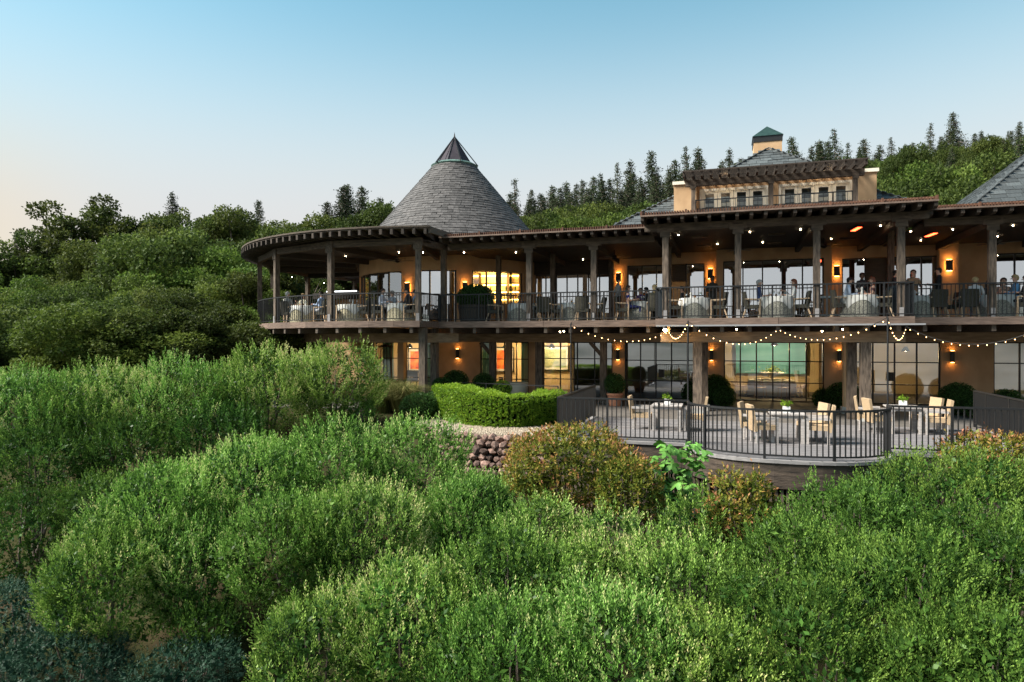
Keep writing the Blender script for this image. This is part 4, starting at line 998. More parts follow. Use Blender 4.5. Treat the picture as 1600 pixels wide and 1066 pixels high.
# lounge furniture outside and behind the glass
ac = thing('armchair', 'pale cushioned tub armchair outside the lounge behind the hedge', 'armchair', W(U(806, 5.0), 5.0, 0), -TH + .2)
part('tub', MB().lathe([(.42, .12), (.50, .3), (.56, .72), (.50, .74), (.44, .42), (.40, .40)], 22), M_cream, ac, True)
part('cushion', MB().lathe([(.40, .405), (.41, .47), (.36, .5)], 18), M_white, ac)
for k in range(4): a = PI / 4 + k * PI / 2; part('leg', MB().box(.3*math.cos(a)-.03, .3*math.cos(a)+.03, .3*math.sin(a)-.03, .3*math.sin(a)+.03, 0, .12), M_indark, ac)
ph = thing('patio_heater_stand', 'tall dark pyramid patio heater outside the far left lounge window', 'heater', W(U(602, 4.4), 4.4, 0), -TH)
part('base', MB().box(-.25, .25, -.25, .25, 0, .7), M_bronze, ph); part('hood', MB().lathe([(.02, 2.42), (.42, 2.30), (.40, 2.27)], 4), M_bronze, ph)
for x in (-.2, .2):
    for y in (-.2, .2): part('upright', MB().beam((x, y, .7), (x * .7, y * .7, 2.3), .03, .03), M_bronze, ph)
for px, lb in ((637, 'dark lounge armchair inside the far left window'), (783, 'dark side table with plant under the red painting')):
    t = thing('lounge_armchair' if px == 637 else 'side_table', lb, 'armchair' if px == 637 else 'side table', W(U(px, 9), 9, 0), -TH)
    part('seat' if px == 637 else 'table_top', MB().box(-.4, .4, -.4, .4, .38, .5), M_indark, t); part('backrest' if px == 637 else 'plant_pot', MB().box(-.4, .4, .32, .42, .5, 1.0) if px == 637 else MB().lathe([(.1, .5), (.14, .75)], 10), M_indark, t)
    for x in (-.35, .35):
        for y in (-.35, .35): part('leg', MB().box(x-.03, x+.03, y-.03, y+.03, 0, .38), M_indark, t)

# ------------------------------------------------------------------ people
SK = [mat('skin_light', (.62,.36,.25), None, 5, .55), mat('skin_tan', (.42,.23,.15), None, 5, .55), mat('skin_deep', (.16,.08,.05), None, 5, .55)]
def cloth(c): return mat('cloth', tuple(x * .85 for x in c), c, 9, .9)
HAIRC = {'dark': (.015,.010,.008), 'brown': (.06,.03,.018), 'red': (.20,.055,.022), 'blond': (.50,.35,.17), 'grey': (.42,.40,.38)}
M_hair = {k: mat('hair_' + k, tuple(x*.8 for x in c), c, 30, .5) for k, c in HAIRC.items()}
M_shoe = mat('shoe_leather', (.015,.012,.01), None, 5, .4)
def person(px, v, face, pose, top, bottom, hair, label, long=False, skin=0, sleeve='long', lean=0, z=DZ, sc=1.0, hat=False, seat_back=0):
    sit = pose != 'stand'
    J = {}; hz = .56 if sit else .95
    f = lambda x, y, z_: Vector((x, y, z_))       # x right, y forward, z up
    ly = lean
    J['pelvis'] = (f(0, 0, hz), .135); J['waist'] = (f(0, .01 + .25 * ly, hz + .16), .118); J['chest'] = (f(0, .0 + .8 * ly, hz + .36), .16)
    J['nb'] = (f(0, -.01 + 1.15 * ly, hz + .50), .075); J['neck'] = (f(0, .01 + 1.3 * ly, hz + .57), .050)
    J['head'] = (f(0, .025 + 1.45 * ly, hz + .66), .082); J['crown'] = (f(0, .01 + 1.5 * ly, hz + .755), .062)
    E = [('pelvis','waist'),('waist','chest'),('chest','nb'),('nb','neck'),('neck','head'),('head','crown')]
    for s, k in ((-1, 'l'), (1, 'r')):
        J['sh'+k] = (f(.165*s, .0 + 1.0*ly, hz + .445), .058)
        if sit:
            el = f(.235*s, .06 + .8*ly, hz + .20); wr = f(.16*s, .28 + ly, hz + .24 + (.16 if pose == 'sit_up' and s > 0 else 0)); hd = wr + f(-.04*s, .08, .01)
            hip = f(.085*s, .06, hz - .03); kn = f(.12*s, .46, hz - .02); an = f(.12*s, .44, .09); to = f(.12*s, .58, .045)
        else:
            el = f(.225*s, -.03, hz + .19); wr = f(.22*s, .06, hz - .03); hd = wr + f(0, .03, -.08)
            if pose == 'stand' and top[0] == 'tray': el = f(.22*s, .02, hz + .2); wr = f(.14*s, .25, hz + .22); hd = wr + f(-.02*s, .08, .0)
            if pose == 'stand' and top[0] == 'back': el = f(.25*s, -.1, hz + .2); wr = f(.08*s, -.17, hz + .03); hd = wr + f(-.05*s, -.01, -.04)
            hip = f(.085*s, 0, hz - .06); kn = f(.095*s, .02, .50); an = f(.10*s, -.02, .09); to = f(.11*s, .13, .04)
        J['el'+k] = (el, .042); J['wr'+k] = (wr, .028); J['hd'+k] = (hd, .032); J['hip'+k] = (hip, .088); J['kn'+k] = (kn, .057); J['an'+k] = (an, .04); J['to'+k] = (to, .034)
        E += [('chest','sh'+k),('sh'+k,'el'+k),('el'+k,'wr'+k),('wr'+k,'hd'+k),('pelvis','hip'+k),('hip'+k,'kn'+k),('kn'+k,'an'+k),('an'+k,'to'+k)]
    names = list(J); me = bpy.data.meshes.new('skeleton'); me.from_pydata([tuple(J[n][0]) for n in names], [(names.index(a), names.index(b)) for a, b in E], [])
    o = bpy.data.objects.new('tmp', me); COL.objects.link(o)
    o.modifiers.new('s', 'SKIN'); sm = o.modifiers.new('d', 'SUBSURF'); sm.levels = 1; o.modifiers['s'].use_smooth_shade = True
    sv = me.skin_vertices[0].data
    for i, n in enumerate(names):
        r_ = J[n][1]; fx = 1.25 if n in ('chest', 'pelvis', 'waist') else 1
        sv[i].radius = (r_ * fx, r_ * (.82 if fx > 1 else 1)); sv[i].use_root = (n == 'pelvis')
    dg = bpy.context.evaluated_depsgraph_get(); body = bpy.data.meshes.new_from_object(o.evaluated_get(dg)); bpy.data.objects.remove(o)
    nv = len(body.vertices); co = np.empty(nv * 3); body.vertices.foreach_get('co', co); co = co.reshape(-1, 3)
    reg = {'head': 0, 'crown': 0, 'neck': 0, 'hdl': 0, 'hdr': 0, 'toll': 3, 'tol': 3, 'tor': 3, 'anl': 2, 'anr': 2, 'kn': 2}
    jp = []; jr = []
    for a, b in E:
        for t in np.linspace(0, 1, 6):
            p = J[a][0].lerp(J[b][0], t); n = a if t < .5 else b
            if n in ('head','crown','neck','hdl','hdr'): k = 0
            elif n[:2] == 'wr': k = 1 if sleeve == 'long' and (a[:2] == 'el') and t < .85 else 0
            elif n[:2] == 'el': k = 1 if sleeve == 'long' or (sleeve == 'short' and a[:2] == 'sh') else 0
            elif n[:2] == 'sh' and sleeve == 'none' and t > .5: k = 0
            elif n[:2] in ('to',): k = 3
            elif n[:2] in ('hi','kn','an') or (a == 'pelvis' and b[:3] == 'hip'): k = 2
            elif n == 'pelvis': k = 2
            else: k = 1
            jp.append(tuple(p)); jr.append(k)
    jp = np.array(jp); jr = np.array(jr)
    pc = np.array([co[list(p.vertices)].mean(0) for p in body.polygons])
    mi = jr[((pc[:, None] - jp[None]) ** 2).sum(2).argmin(1)]
    body.materials.clear()
    for m in (SK[skin], cloth(top[1]), cloth(bottom), M_shoe): body.materials.append(m)
    body.polygons.foreach_set('material_index', mi.astype(np.int32)); body.polygons.foreach_set('use_smooth', [True] * len(body.polygons))
    # face, fingers
    ex = MB(); ex.v = [tuple(x) for x in co.tolist()]; ex.f = [list(p.vertices) for p in body.polygons]; ex.m = mi.tolist()
    H = J['head'][0]; ex.mi = 0
    ex.beam(H + f(0, .078, .02), H + f(0, .102, -.018), .022, .022); 
    for s in (-1, 1): ex.ell(H + f(.085*s, -.01, 0), (.012, .022, .032), 6, 4)
    ex.mi = 3
    for s in (-1, 1): ex.ell(H + f(.032*s, .078, .022), (.011, .008, .008), 6, 4)
    ex.mi = 0
    for s, k in ((-1, 'l'), (1, 'r')):
        hp = J['hd'+k][0]; d = (hp - J['wr'+k][0]).normalized(); sd_ = d.orthogonal().normalized()
        for q in range(4):
            b = hp + sd_ * (-.027 + .018 * q) + d * .02; ex.tube([b, b + d * (.035 + .006 * (q in (1, 2))), b + d * .055 + d.cross(sd_) * .02], [.009, .008, .006], 5)
        b = hp + sd_ * .03 - d * .02; ex.tube([b, b + sd_ * .022 + d * .025, b + sd_ * .024 + d * .05], [.010, .009, .006], 5)
    t = thing('person', label, 'person', W(U(px, v), v, z + (.002 if not sit else .006)), -TH + face, 'guests and staff on the upper deck'); t.scale = (sc, sc, sc)
    ob('body', ex.mesh('body', [SK[skin], body.materials[1], body.materials[2], M_shoe], True), t)
    hm = MB(); C_ = H + f(0, -.012, .035); n, m = 14, 9
    for j in range(m + 1):
        th = PI * .56 * j / m
        for i in range(n):
            a = 2 * PI * i / n; fr = max(0, math.sin(a)); tt = th * (1 - .42 * fr ** 1.5)
            jit = 1 + random.uniform(-.03, .03); hm.v.append((C_.x + .097 * jit * math.sin(tt) * math.cos(a), C_.y + .108 * jit * math.sin(tt) * math.sin(a), C_.z + .10 * jit * math.cos(tt)))
    for j in range(m):
        for i in range(n): hm.face([j*n+i, j*n+(i+1)%n, (j+1)*n+(i+1)%n, (j+1)*n+i])
    if long: hm.ell(C_ + f(0, -.06, -.10), (.095, .06, .17), 10, 7)
    elif hat: pass
    else: hm.ell(C_ + f(0, -.055, -.03), (.075, .05, .07), 9, 6)
    part('hair', hm, M_hair[hair], t, True); bpy.data.meshes.remove(body); return t
blk = (.015,.015,.018)
PP = [
 (433, 1.5, E_, 'sit', (0, (.30,.22,.30)), blk, 'grey', 'guest in mauve top by the leftmost rotunda deck post', {}),
 (449, .95, IN, 'sit', (0, (.32,.31,.29)), (.10,.10,.11), 'grey', 'grey-haired guest seen from behind on far left rotunda deck', {}),
 (474, 2.0, OUT, 'sit_up', (0, (.62,.57,.42)), (.45,.42,.34), 'blond', 'blond guest in cream shirt facing out on rotunda deck', {}),
 (502, 1.25, W_f, 'sit', (0, (.38,.50,.72)), (.62,.62,.66), 'dark', 'guest in light blue shirt and white trousers, far left table', {}),
 (595, .62, E_, 'sit', (0, (.66,.68,.78)), blk, 'brown', 'guest in white shirt and black trousers facing right, rotunda deck', {'lean': .06}),
 (613, 1.7, OUT, 'sit_up', (0, (.36,.38,.42)), (.2,.2,.22), 'grey', 'balding guest in grey facing out behind cream table', {}),
 (641, .65, W_f, 'sit', (0, (.03,.03,.034)), blk, 'dark', 'dark-haired guest in black by the rotunda corner post', {'lean': .08}),
 (649, 1.6, W_f, 'sit_up', (0, (.22,.33,.55)), blk, 'dark', 'guest in blue shirt behind the rotunda corner post', {}),
 (966, 2.9, E_ + .5, 'stand', ('back', (.30,.29,.29)), blk, 'dark', 'waiter in grey shirt standing with hands behind back', {}),
 (981, 2.0, E_ + .2, 'sit', (0, (.02,.03,.20)), (.02,.025,.12), 'brown', 'woman in royal blue dress seated before the grey waiter', {'long': True, 'sleeve': 'none'}),
 (1001, 3.4, OUT, 'sit_up', (0, (.10,.03,.18)), blk, 'brown', 'guest in purple facing out at the blue dress table', {}),
 (1010, 3.1, W_f, 'sit', (0, (.03,.03,.035)), blk, 'dark', 'dark-haired guest in black beside the guest in purple', {}),
 (1023, 1.9, IN + .35, 'sit', (0, (.085,.080,.052)), blk, 'blond', 'blond woman in olive jacket seen from behind', {'long': True}),
 (1066, 3.0, W_f, 'sit', (0, (.03,.028,.03)), blk, 'dark', 'dark-haired guest in shade behind the corner bay table', {}),
 (1113, 3.2, OUT + .3, 'stand', ('tray', (.05,.047,.038)), (.05,.047,.038), 'dark', 'server in dark olive uniform standing under a sconce', {'skin': 2}),
 (1186, .95, E_, 'sit', (0, (.015,.035,.11)), (.60,.58,.54), 'grey', 'grey-haired man in navy polo shirt facing right', {'sleeve': 'short'}),
 (1241, 1.0, W_f, 'sit_up', (0, (.74,.70,.66)), blk, 'red', 'woman with long red hair in white blouse facing left', {'long': True}),
 (1320, .9, E_, 'sit', (0, (.55,.62,.76)), (.02,.02,.03), 'dark', 'dark-haired man in pale blue shirt leaning over the table', {'lean': .10}),
 (1347, 2.3, OUT + .4, 'stand', ('tray', (.03,.03,.032)), blk, 'dark', 'person in black standing behind the pale blue shirt man', {'skin': 2, 'sc': .93}),
 (1363, .95, W_f, 'sit_up', (0, (.12,.05,.05)), (.05,.03,.03), 'red', 'woman with red hair in sleeveless dark top facing left', {'long': True, 'sleeve': 'none'}),
 (1399, 3.0, E_, 'stand', (0, (.05,.05,.055)), blk, 'dark', 'man in dark clothes standing behind the right bay post', {}),
 (1427, 3.0, OUT, 'stand', ('tray', (.34,.23,.14)), (.66,.64,.62), 'brown', 'woman in tan cardigan and white skirt standing at table', {'long': True}),
 (1467, 2.5, W_f - .2, 'stand', ('tray', (.012,.012,.015)), blk, 'dark', 'waiter in dark blazer holding a tablet, facing left', {}),
 (1524, 2.0, IN - .3, 'sit', (0, (.66,.63,.62)), (.42,.5,.56), 'blond', 'blond guest in white shirt seen from behind, far right deck', {'sleeve': 'short'}),
 (1546, 3.0, OUT + .5, 'sit', (0, (.05,.04,.04)), blk, 'dark', 'dark-haired guest in black at the far right table', {'long': True}),
 (1568, 2.6, OUT, 'sit_up', (0, (.30,.20,.15)), blk, 'brown', 'woman in brown facing out at the far right table', {'long': True, 'sleeve': 'none'}),
 (1587, 2.3, W_f, 'sit', (0, (.16,.36,.60)), (.1,.1,.12), 'blond', 'blond guest in bright blue shirt at the far right table', {'sc': 1.05}),
 (1604, 1.95, W_f, 'sit', (0, (.03,.03,.03)), blk, 'dark', 'dark guest cut by the right picture edge', {}),
]
for px, v, fc, ps, tp, bt, hr, lb, kw in PP: person(px, v, fc, ps, tp, bt, hr, lb, **kw)

# ------------------------------------------------------------------ vegetation builders
def unit(v): return v / np.maximum(np.linalg.norm(v, axis=-1, keepdims=True), 1e-9)
def fib(n):
    i = np.arange(n) + .5; ph = np.arccos(1 - 2 * i / n); th = PI * (1 + 5 ** .5) * i
    return np.stack([np.cos(th) * np.sin(ph), np.sin(th) * np.sin(ph), np.cos(ph)], -1)
def sprigs(P, D, L_, nl, ll, lw, spread=.8, tint=None, tiptint=0, plume=0):
    S = len(P); k = np.arange(nl)
    t = (k[None] + RNG.random((S, nl))) / nl
    a = np.full((S, 3), (0., 0., 1.)); a[np.abs(D[:, 2]) > .9] = (1., 0., 0.)
    e1 = unit(np.cross(D, a)); e2 = np.cross(D, e1)
    az = 2.4 * k[None] + RNG.random((S, 1)) * 6.28 + RNG.normal(0, .3, (S, nl))
    rad = np.cos(az)[..., None] * e1[:, None] + np.sin(az)[..., None] * e2[:, None]
    base = P[:, None] + D[:, None] * (np.asarray(L_).reshape(-1, 1) * t)[..., None] + RNG.normal(0, .006, (S, nl, 3))
    if plume: base = base + rad * (plume * (1 - t) ** .75 * np.sqrt(RNG.random((S, nl))))[..., None]
    ld = unit(D[:, None] * (1.15 - spread * (1 - t))[..., None] + rad * spread * (1.05 - .55 * t)[..., None])
    side = unit(np.cross(ld, D[:, None] + RNG.normal(0, .35, (S, nl, 3))))
    l = ll * (1.1 - .45 * t) * RNG.uniform(.75, 1.25, (S, nl)); w = lw * RNG.uniform(.8, 1.2, (S, nl))
    mid = base + ld * (l * .5)[..., None]
    q = np.stack([base, mid + side * (w / 2)[..., None], base + ld * l[..., None], mid - side * (w / 2)[..., None]], 2)
    tn = (np.full(S, .5) if tint is None else tint)[:, None] + RNG.normal(0, .13, (S, nl)) + tiptint * (t - .5)
    return q.reshape(-1, 4, 3), np.clip(tn.reshape(-1), 0, 1)
CAMP = np.array([0, 0, CAMZ])
def lobes(c, r, n, frac=(.24, .40), rng=None):
    d = fib(n) + RNG.normal(0, .12, (n, 3)); d = unit(d); d = d[d[:, 2] > -.55]
    k = RNG.uniform(.56, .74, (len(d), 1)); cen = c + d * r * k
    rr = RNG.uniform(*frac, len(d))[:, None] * r * RNG.uniform(.85, 1.15, (len(d), 3))
    return np.vstack([[c], cen]), np.vstack([[r * .84], rr])
def surf(cen, rad, dens, cull=True, inner=.0):
    Ps, Ns = [], []
    for i in range(len(cen)):
        r = rad[i]; area = 4 * PI * ((r[0]*r[1])**1.6/3 + (r[0]*r[2])**1.6/3 + (r[1]*r[2])**1.6/3) ** (1/1.6); n = max(8, int(area * dens))
        d = unit(RNG.normal(0, 1, (n, 3))); depth = 1 - inner * RNG.random((n, 1)) ** 2
        p = cen[i] + d * r * depth; nn = unit(d / r)
        ok = np.ones(n, bool)
        for j in range(len(cen)):
            if j != i: ok &= (((p - cen[j]) / rad[j]) ** 2).sum(1) > .80
        if cull: ok &= (nn * unit(CAMP - p)).sum(1) > -.25
        Ps.append(p[ok]); Ns.append(nn[ok])
    P, Nn = np.vstack(Ps), np.vstack(Ns)
    g = ground(P[:, 0], P[:, 1]); k = P[:, 2] > g + .05
    return P[k], Nn[k]
def clump_tint(P, sc=1.2):   # slow natural variation of leaf colour from patch to patch
    return .5 + .13 * np.sin(P[:, 0] * 2.1 * sc + 1.3 * np.sin(P[:, 2] * 1.7 * sc)) + .10 * np.sin(P[:, 1] * 2.7 * sc + P[:, 0] * .9) + RNG.normal(0, .13, len(P))
def stems(root, cen, m, n=7, rad=.05):
    mb = MB(); g = Vector((0, 0, 0))
    for i in range(min(n, len(cen))):
        e = Vector(cen[i]); mid = e * .45 + Vector((random.uniform(-.15, .15), random.uniform(-.15, .15), .1)); mb.tube([g + Vector((random.uniform(-.12,.12), random.uniform(-.12,.12), -.15)), mid, e], [rad, rad * .6, rad * .2], 6)
    return part('trunk', mb, m, root)
nquad = [0]
def shrub(name, label, px, py, d, r, leafm, group, dens=95, L_=.20, nl=11, ll=.062, lw=.017, upb=.75, spread=.75, tip=0, off=0, nlobe=26, inner=.42, cat='shrub', bark=M_bark, t_off=0, plumes=0, plen=.4, pn=40):
    c = np.array(at(px, py, d)); r = np.array(r, float); root = (c[0], c[1], gz(c[0], c[1]))
    t = thing(name, label, cat, root, 0, group)
    cen, rad = lobes(c, r, nlobe); P, Nn = surf(cen, rad, dens, True, inner)
    D = unit(Nn * .62 + np.array([0, 0, upb]) + RNG.normal(0, .24, P.shape))
    Ls = L_ * RNG.uniform(.6, 1.35, len(P)); long_ = RNG.random(len(P)) < .06; Ls[long_] *= 1.7
    q, tn = sprigs(P - D * (Ls * .45)[:, None], D, Ls, nl, ll, lw, spread, clump_tint(P) + t_off, tip)
    if plumes:
        Pp, Np = surf(cen, rad, plumes, True, .16)
        Dp = unit(Np * .75 + np.array([0, 0, upb]) + RNG.normal(0, .20, Pp.shape)); Lp = plen * RNG.uniform(.55, 1.25, len(Pp)); Lp[RNG.random(len(Pp)) < .08] *= 1.45
        q2, tn2 = sprigs(Pp - Dp * (Lp * .45)[:, None], Dp, Lp, pn, ll, lw, .52, clump_tint(Pp, .8) + RNG.normal(0, .12, len(Pp)) + t_off - .04, .5, plen * .12)  # shoot tips tinted paler: young growth, plus sunlit tips put into the colour
        q = np.concatenate([q, q2]); tn = np.concatenate([tn, tn2])
    ob('foliage', np_mesh('foliage', q - np.array(root), leafm, tn), t); nquad[0] += len(q)
    Pi, Ni = surf(cen, rad * .72, 66 / max(1, d / 13), True, .2)      # inner leaves closing the view through the bush, tint lowered to paint shaded gaps
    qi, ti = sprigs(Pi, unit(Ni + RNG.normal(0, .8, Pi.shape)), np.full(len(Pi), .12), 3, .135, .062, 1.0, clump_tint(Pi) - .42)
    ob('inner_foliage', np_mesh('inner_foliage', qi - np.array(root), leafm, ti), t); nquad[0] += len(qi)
    stems(t, cen - np.array(root), bark); return t

# ------------------------------------------------------------------ foreground shrubs
GR1, GR2, GR3 = 'sage shrubs in the long upper row', 'sage shrubs in the big left mound', 'sage shrubs along the bottom slope'
SH = [
 (522, 603, 22.3, (1.45,1.5,1.42), 1, 'rightmost rounded sage shrub of the upper row, beside the lounge'), (415, 617, 21.8, (1.9,1.6,1.42), 1, 'second sage shrub from the lounge in the upper row'), (300, 636, 21.2, (2.0,1.7,1.42), 1, 'third sage shrub from the lounge in the upper row'),
 (175, 648, 20.6, (2.1,1.8,1.45), 1, 'fourth sage shrub from the lounge in the upper row'), (45, 655, 20.0, (2.2,1.8,1.5), 1, 'leftmost sage shrub of the upper row at the picture edge'),
 (562, 655, 21.6, (.75,.7,.62), 0, 'low dark shrub filling the gap below the rightmost upper shrub'), (340, 690, 19.8, (1.6,1.4,1.2), 0, 'dark shaded shrub below the middle of the upper row'), (205, 715, 19, (1.7,1.4,1.3), 0, 'dark shaded shrub below the fourth upper shrub'), (60, 735, 18.2, (1.9,1.5,1.5), 0, 'dark shaded shrub at the left edge below the upper row'), (50, 850, 16.2, (1.6,1.4,1.5), 0, 'dark leafy shrub at the left edge above the blue-green cover'),
 (330, 985, 12.4, (.75,.65,.5), 0, 'small dark shrub by the bare soil at bottom left'), (160, 800, 16.6, (1.2,1.2,1.1), 0, 'dark shrub tucked behind the left end of the big mound'),
 (640, 729, 16.4, (1.45,1.4,1.15), 2, 'sage shrub at the right end of the big mound below the gravel'), (525, 742, 16, (1.6,1.5,1.3), 2, 'tallest sage shrub of the big mound, second from the gravel'), (395, 775, 15.2, (1.6,1.5,1.35), 2, 'sage shrub in the middle of the big mound'),
 (265, 820, 14.3, (1.5,1.4,1.35), 2, 'sage shrub toward the left end of the big mound'), (175, 915, 12.8, (1.25,1.2,1.3), 2, 'leftmost rounded shrub of the big mound, overhanging the blue-green cover'), (300, 900, 13.2, (1.0,1.0,1.1), 2, 'shrub on the lower flank of the big mound, near bare soil'),
 (735, 800, 15.2, (1.15,1.0,.78), 2, 'low sage shrub right below the fieldstone wall'), (565, 850, 13.6, (1.5,1.4,1.25), 2, 'shrub on the front slope of the big mound'), (445, 865, 13.2, (1.2,1.2,1.2), 2, 'shrub above the dark gap on the front of the big mound'), (725, 812, 14.6, (1.1,1.1,.95), 2, 'small shrub where the big mound meets the bronze shrub'),
 (500, 1020, 10.2, (.95,.9,.95), 3, 'small bright shrub at the bottom edge right of the bare soil'), (640, 985, 10.6, (1.25,1.2,1.15), 3, 'bright shrub at the bottom, third from the bare soil'), (790, 945, 11.2, (1.4,1.3,1.2), 3, 'yellow-green shrub at bottom centre'), (935, 930, 11.6, (1.2,1.1,1.05), 3, 'sage shrub below the upright sprouts'),
 (800, 1060, 9.5, (1.3,1.1,1.1), 3, 'lowest shrub at the bottom edge below bottom centre'), (960, 1050, 9.5, (1.3,1.2,1.15), 3, 'broad shrub at the bottom edge under the fig'), (1075, 955, 11, (1.15,1.1,1.25), 3, 'shrub in the hollow below the second bronze shrub'),
 (1078, 838, 12.6, (.55,.5,.80), 4, 'upright feathery sprout below the fig plant'), (955, 850, 12.6, (.72,.65,.66), 4, 'upright feathery shrub left of the tall sprout'), (848, 838, 13.1, (.85,.8,.72), 4, 'feathery shrub at the foot of the bronze shrub'),
 (1490, 815, 12.9, (2.1,1.7,1.42), 5, 'large green shrub hiding the right end of the terrace'), (1335, 850, 12, (1.35,1.3,1.12), 5, 'green shrub in front of the rounded terrace bay, right side'), (1232, 905, 11.2, (1.0,1.0,1.12), 5, 'green shrub below the rounded terrace bay, left side'),
 (1570, 940, 10.6, (1.6,1.5,1.5), 5, 'green shrub at the right edge halfway down'), (1410, 975, 10.1, (1.5,1.4,1.35), 5, 'green shrub at bottom right, second from the edge'), (1250, 1040, 9.6, (1.35,1.2,1.2), 5, 'green shrub at the bottom edge below the rounded bay'), (1530, 1080, 9.0, (1.5,1.3,1.2), 5, 'lowest green shrub in the bottom right corner'), (1100, 1075, 9.3, (1.1,1.1,1.05), 3, 'shrub at the bottom edge right of bottom centre'),
]
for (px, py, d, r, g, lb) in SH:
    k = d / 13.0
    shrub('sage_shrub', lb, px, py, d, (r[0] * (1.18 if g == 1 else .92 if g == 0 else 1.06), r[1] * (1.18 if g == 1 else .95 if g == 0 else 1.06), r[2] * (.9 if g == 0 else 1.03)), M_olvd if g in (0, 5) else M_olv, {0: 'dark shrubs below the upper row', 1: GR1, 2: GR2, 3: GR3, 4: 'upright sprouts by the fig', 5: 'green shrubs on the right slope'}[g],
          dens=(22 if g in (0, 2) else 14) / k ** 1.2, L_=.28 * k ** .3, nl=9, ll=.068 * k ** .4, lw=.0215 * k ** .45, upb=1.15 if g in (1, 2, 3, 4) else .75, t_off={0: -.26, 1: .10, 2: .08, 3: .06, 4: .16, 5: .04}[g] - .02,  # lowest tint offset paints the shade of the shrubs under the upper row
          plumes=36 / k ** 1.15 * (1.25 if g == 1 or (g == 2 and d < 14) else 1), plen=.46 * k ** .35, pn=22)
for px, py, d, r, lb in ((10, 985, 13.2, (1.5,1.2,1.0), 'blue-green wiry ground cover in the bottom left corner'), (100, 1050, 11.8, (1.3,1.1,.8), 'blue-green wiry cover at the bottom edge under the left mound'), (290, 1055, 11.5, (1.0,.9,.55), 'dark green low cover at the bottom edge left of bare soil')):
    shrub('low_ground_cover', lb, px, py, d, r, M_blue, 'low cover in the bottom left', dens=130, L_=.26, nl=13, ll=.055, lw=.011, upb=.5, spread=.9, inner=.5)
BZ = dict(dens=70, L_=.22, nl=9, ll=.105, lw=.034, upb=.6, spread=1.0, tip=.5, inner=.4, t_off=-.03)
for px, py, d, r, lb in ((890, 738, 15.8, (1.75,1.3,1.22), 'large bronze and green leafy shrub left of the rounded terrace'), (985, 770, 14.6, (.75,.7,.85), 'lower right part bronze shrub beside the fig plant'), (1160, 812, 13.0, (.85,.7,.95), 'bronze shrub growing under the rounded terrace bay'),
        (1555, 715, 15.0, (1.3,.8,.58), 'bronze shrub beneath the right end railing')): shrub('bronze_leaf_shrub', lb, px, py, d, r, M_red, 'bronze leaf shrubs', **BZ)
# fig plant with big lobed leaves
fg = at(1056, 718, 14.9); fb = gz(fg.x, fg.y); ft = thing('fig_plant', 'bright green big-leaved fig plant beside the rounded terrace', 'plant', (fg.x, fg.y, fb))
lm = MB(); pts = []
for k in range(31):
    a = -2.75 + 5.5 * k / 30; rr = (.10 + .13 * abs(math.cos(2.5 * a * .91)) ** 1.3) * (1.15 - .15 * abs(a) / 2.75); pts.append((rr * math.sin(a), rr * math.cos(a) + .08, -.05 * (rr / .2) ** 2))
lm.v = [(0, .06, .02)] + pts + [(0, 0, 0)]
for k in range(1, 31): lm.face([0, k + 1, k])
lm.face([0, 1, 32]); lm.face([0, 32, 31]); leafme = lm.mesh('leaf', M_fig)
sm_ = MB()
for k in range(9):
    a = 2 * PI * k / 9 + random.random(); top = Vector((.62 * math.cos(a) * random.uniform(.3, 1), .4 * math.sin(a) * random.random(), fg.z - fb + random.uniform(-.45, .38))); sm_.tube([(0, 0, -.1), tuple(top * .5 + Vector((.05, 0, .1))), tuple(top)], [.02, .014, .006], 5)
    for j in range(18):
        t_ = random.uniform(.6, 1.05); p = top * t_ + Vector((random.uniform(-.22, .22), random.uniform(-.2, .2), random.uniform(-.2, .16)))
        o = ob('leaf', leafme, ft, p); o.rotation_euler = (random.uniform(-.9, .3), random.uniform(-.5, .5), random.uniform(0, 6.28) if random.random() < .4 else PI + random.uniform(-1, 1)); s = random.uniform(.45, .85); o.scale = (s, s, s)
part('stem', sm_, M_bark, ft)

# ------------------------------------------------------------------ clipped boxwood, hedge, grasses, gravel, stones
def ball(px, v, r, zc_, label, m=M_ball, base=None, sq=1.0):
    p = W(U(px, v), v, 0); t = thing('boxwood_ball', label, 'shrub', p, 0, 'clipped boxwood balls')
    n = int(1500 * r / .5 * max(r / .5, .6)); d = unit(RNG.normal(0, 1, (n, 3))); P = d * r * np.array([1, 1, sq]) * RNG.uniform(.92, 1.03, (n, 1)) + np.array([0, 0, zc_])
    q, tn = sprigs(P, unit(d + RNG.normal(0, .3, d.shape)), np.full(n, .05), 4, .045, .026, .9, .5 + RNG.normal(0, .18, n)); ob('foliage', np_mesh('foliage', q, m, tn), t)
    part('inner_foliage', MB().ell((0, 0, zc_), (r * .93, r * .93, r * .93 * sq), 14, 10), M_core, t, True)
    part('trunk', MB().tube([(0, 0, base or 0), (0, 0, zc_)], .03, 6), M_bark, t); return t
ball(743, 2.0, .72, DZ + .98, 'big dark boxwood ball growing in the deck vat', base=DZ + .5, sq=.72)
bp = ball(961, 3.2, .38, .86, 'boxwood ball in the terracotta pot on the terrace', base=.4)
tp = thing('terracotta_pot', 'terracotta pot with a boxwood ball near the left terrace railing', 'plant pot', W(U(961, 3.2), 3.2, 0), -TH)
part('pot', MB().lathe([(.22, 0), (.30, .42), (.34, .42), (.34, .5), (.28, .5), (.26, .44)], 20), M_terra, tp)
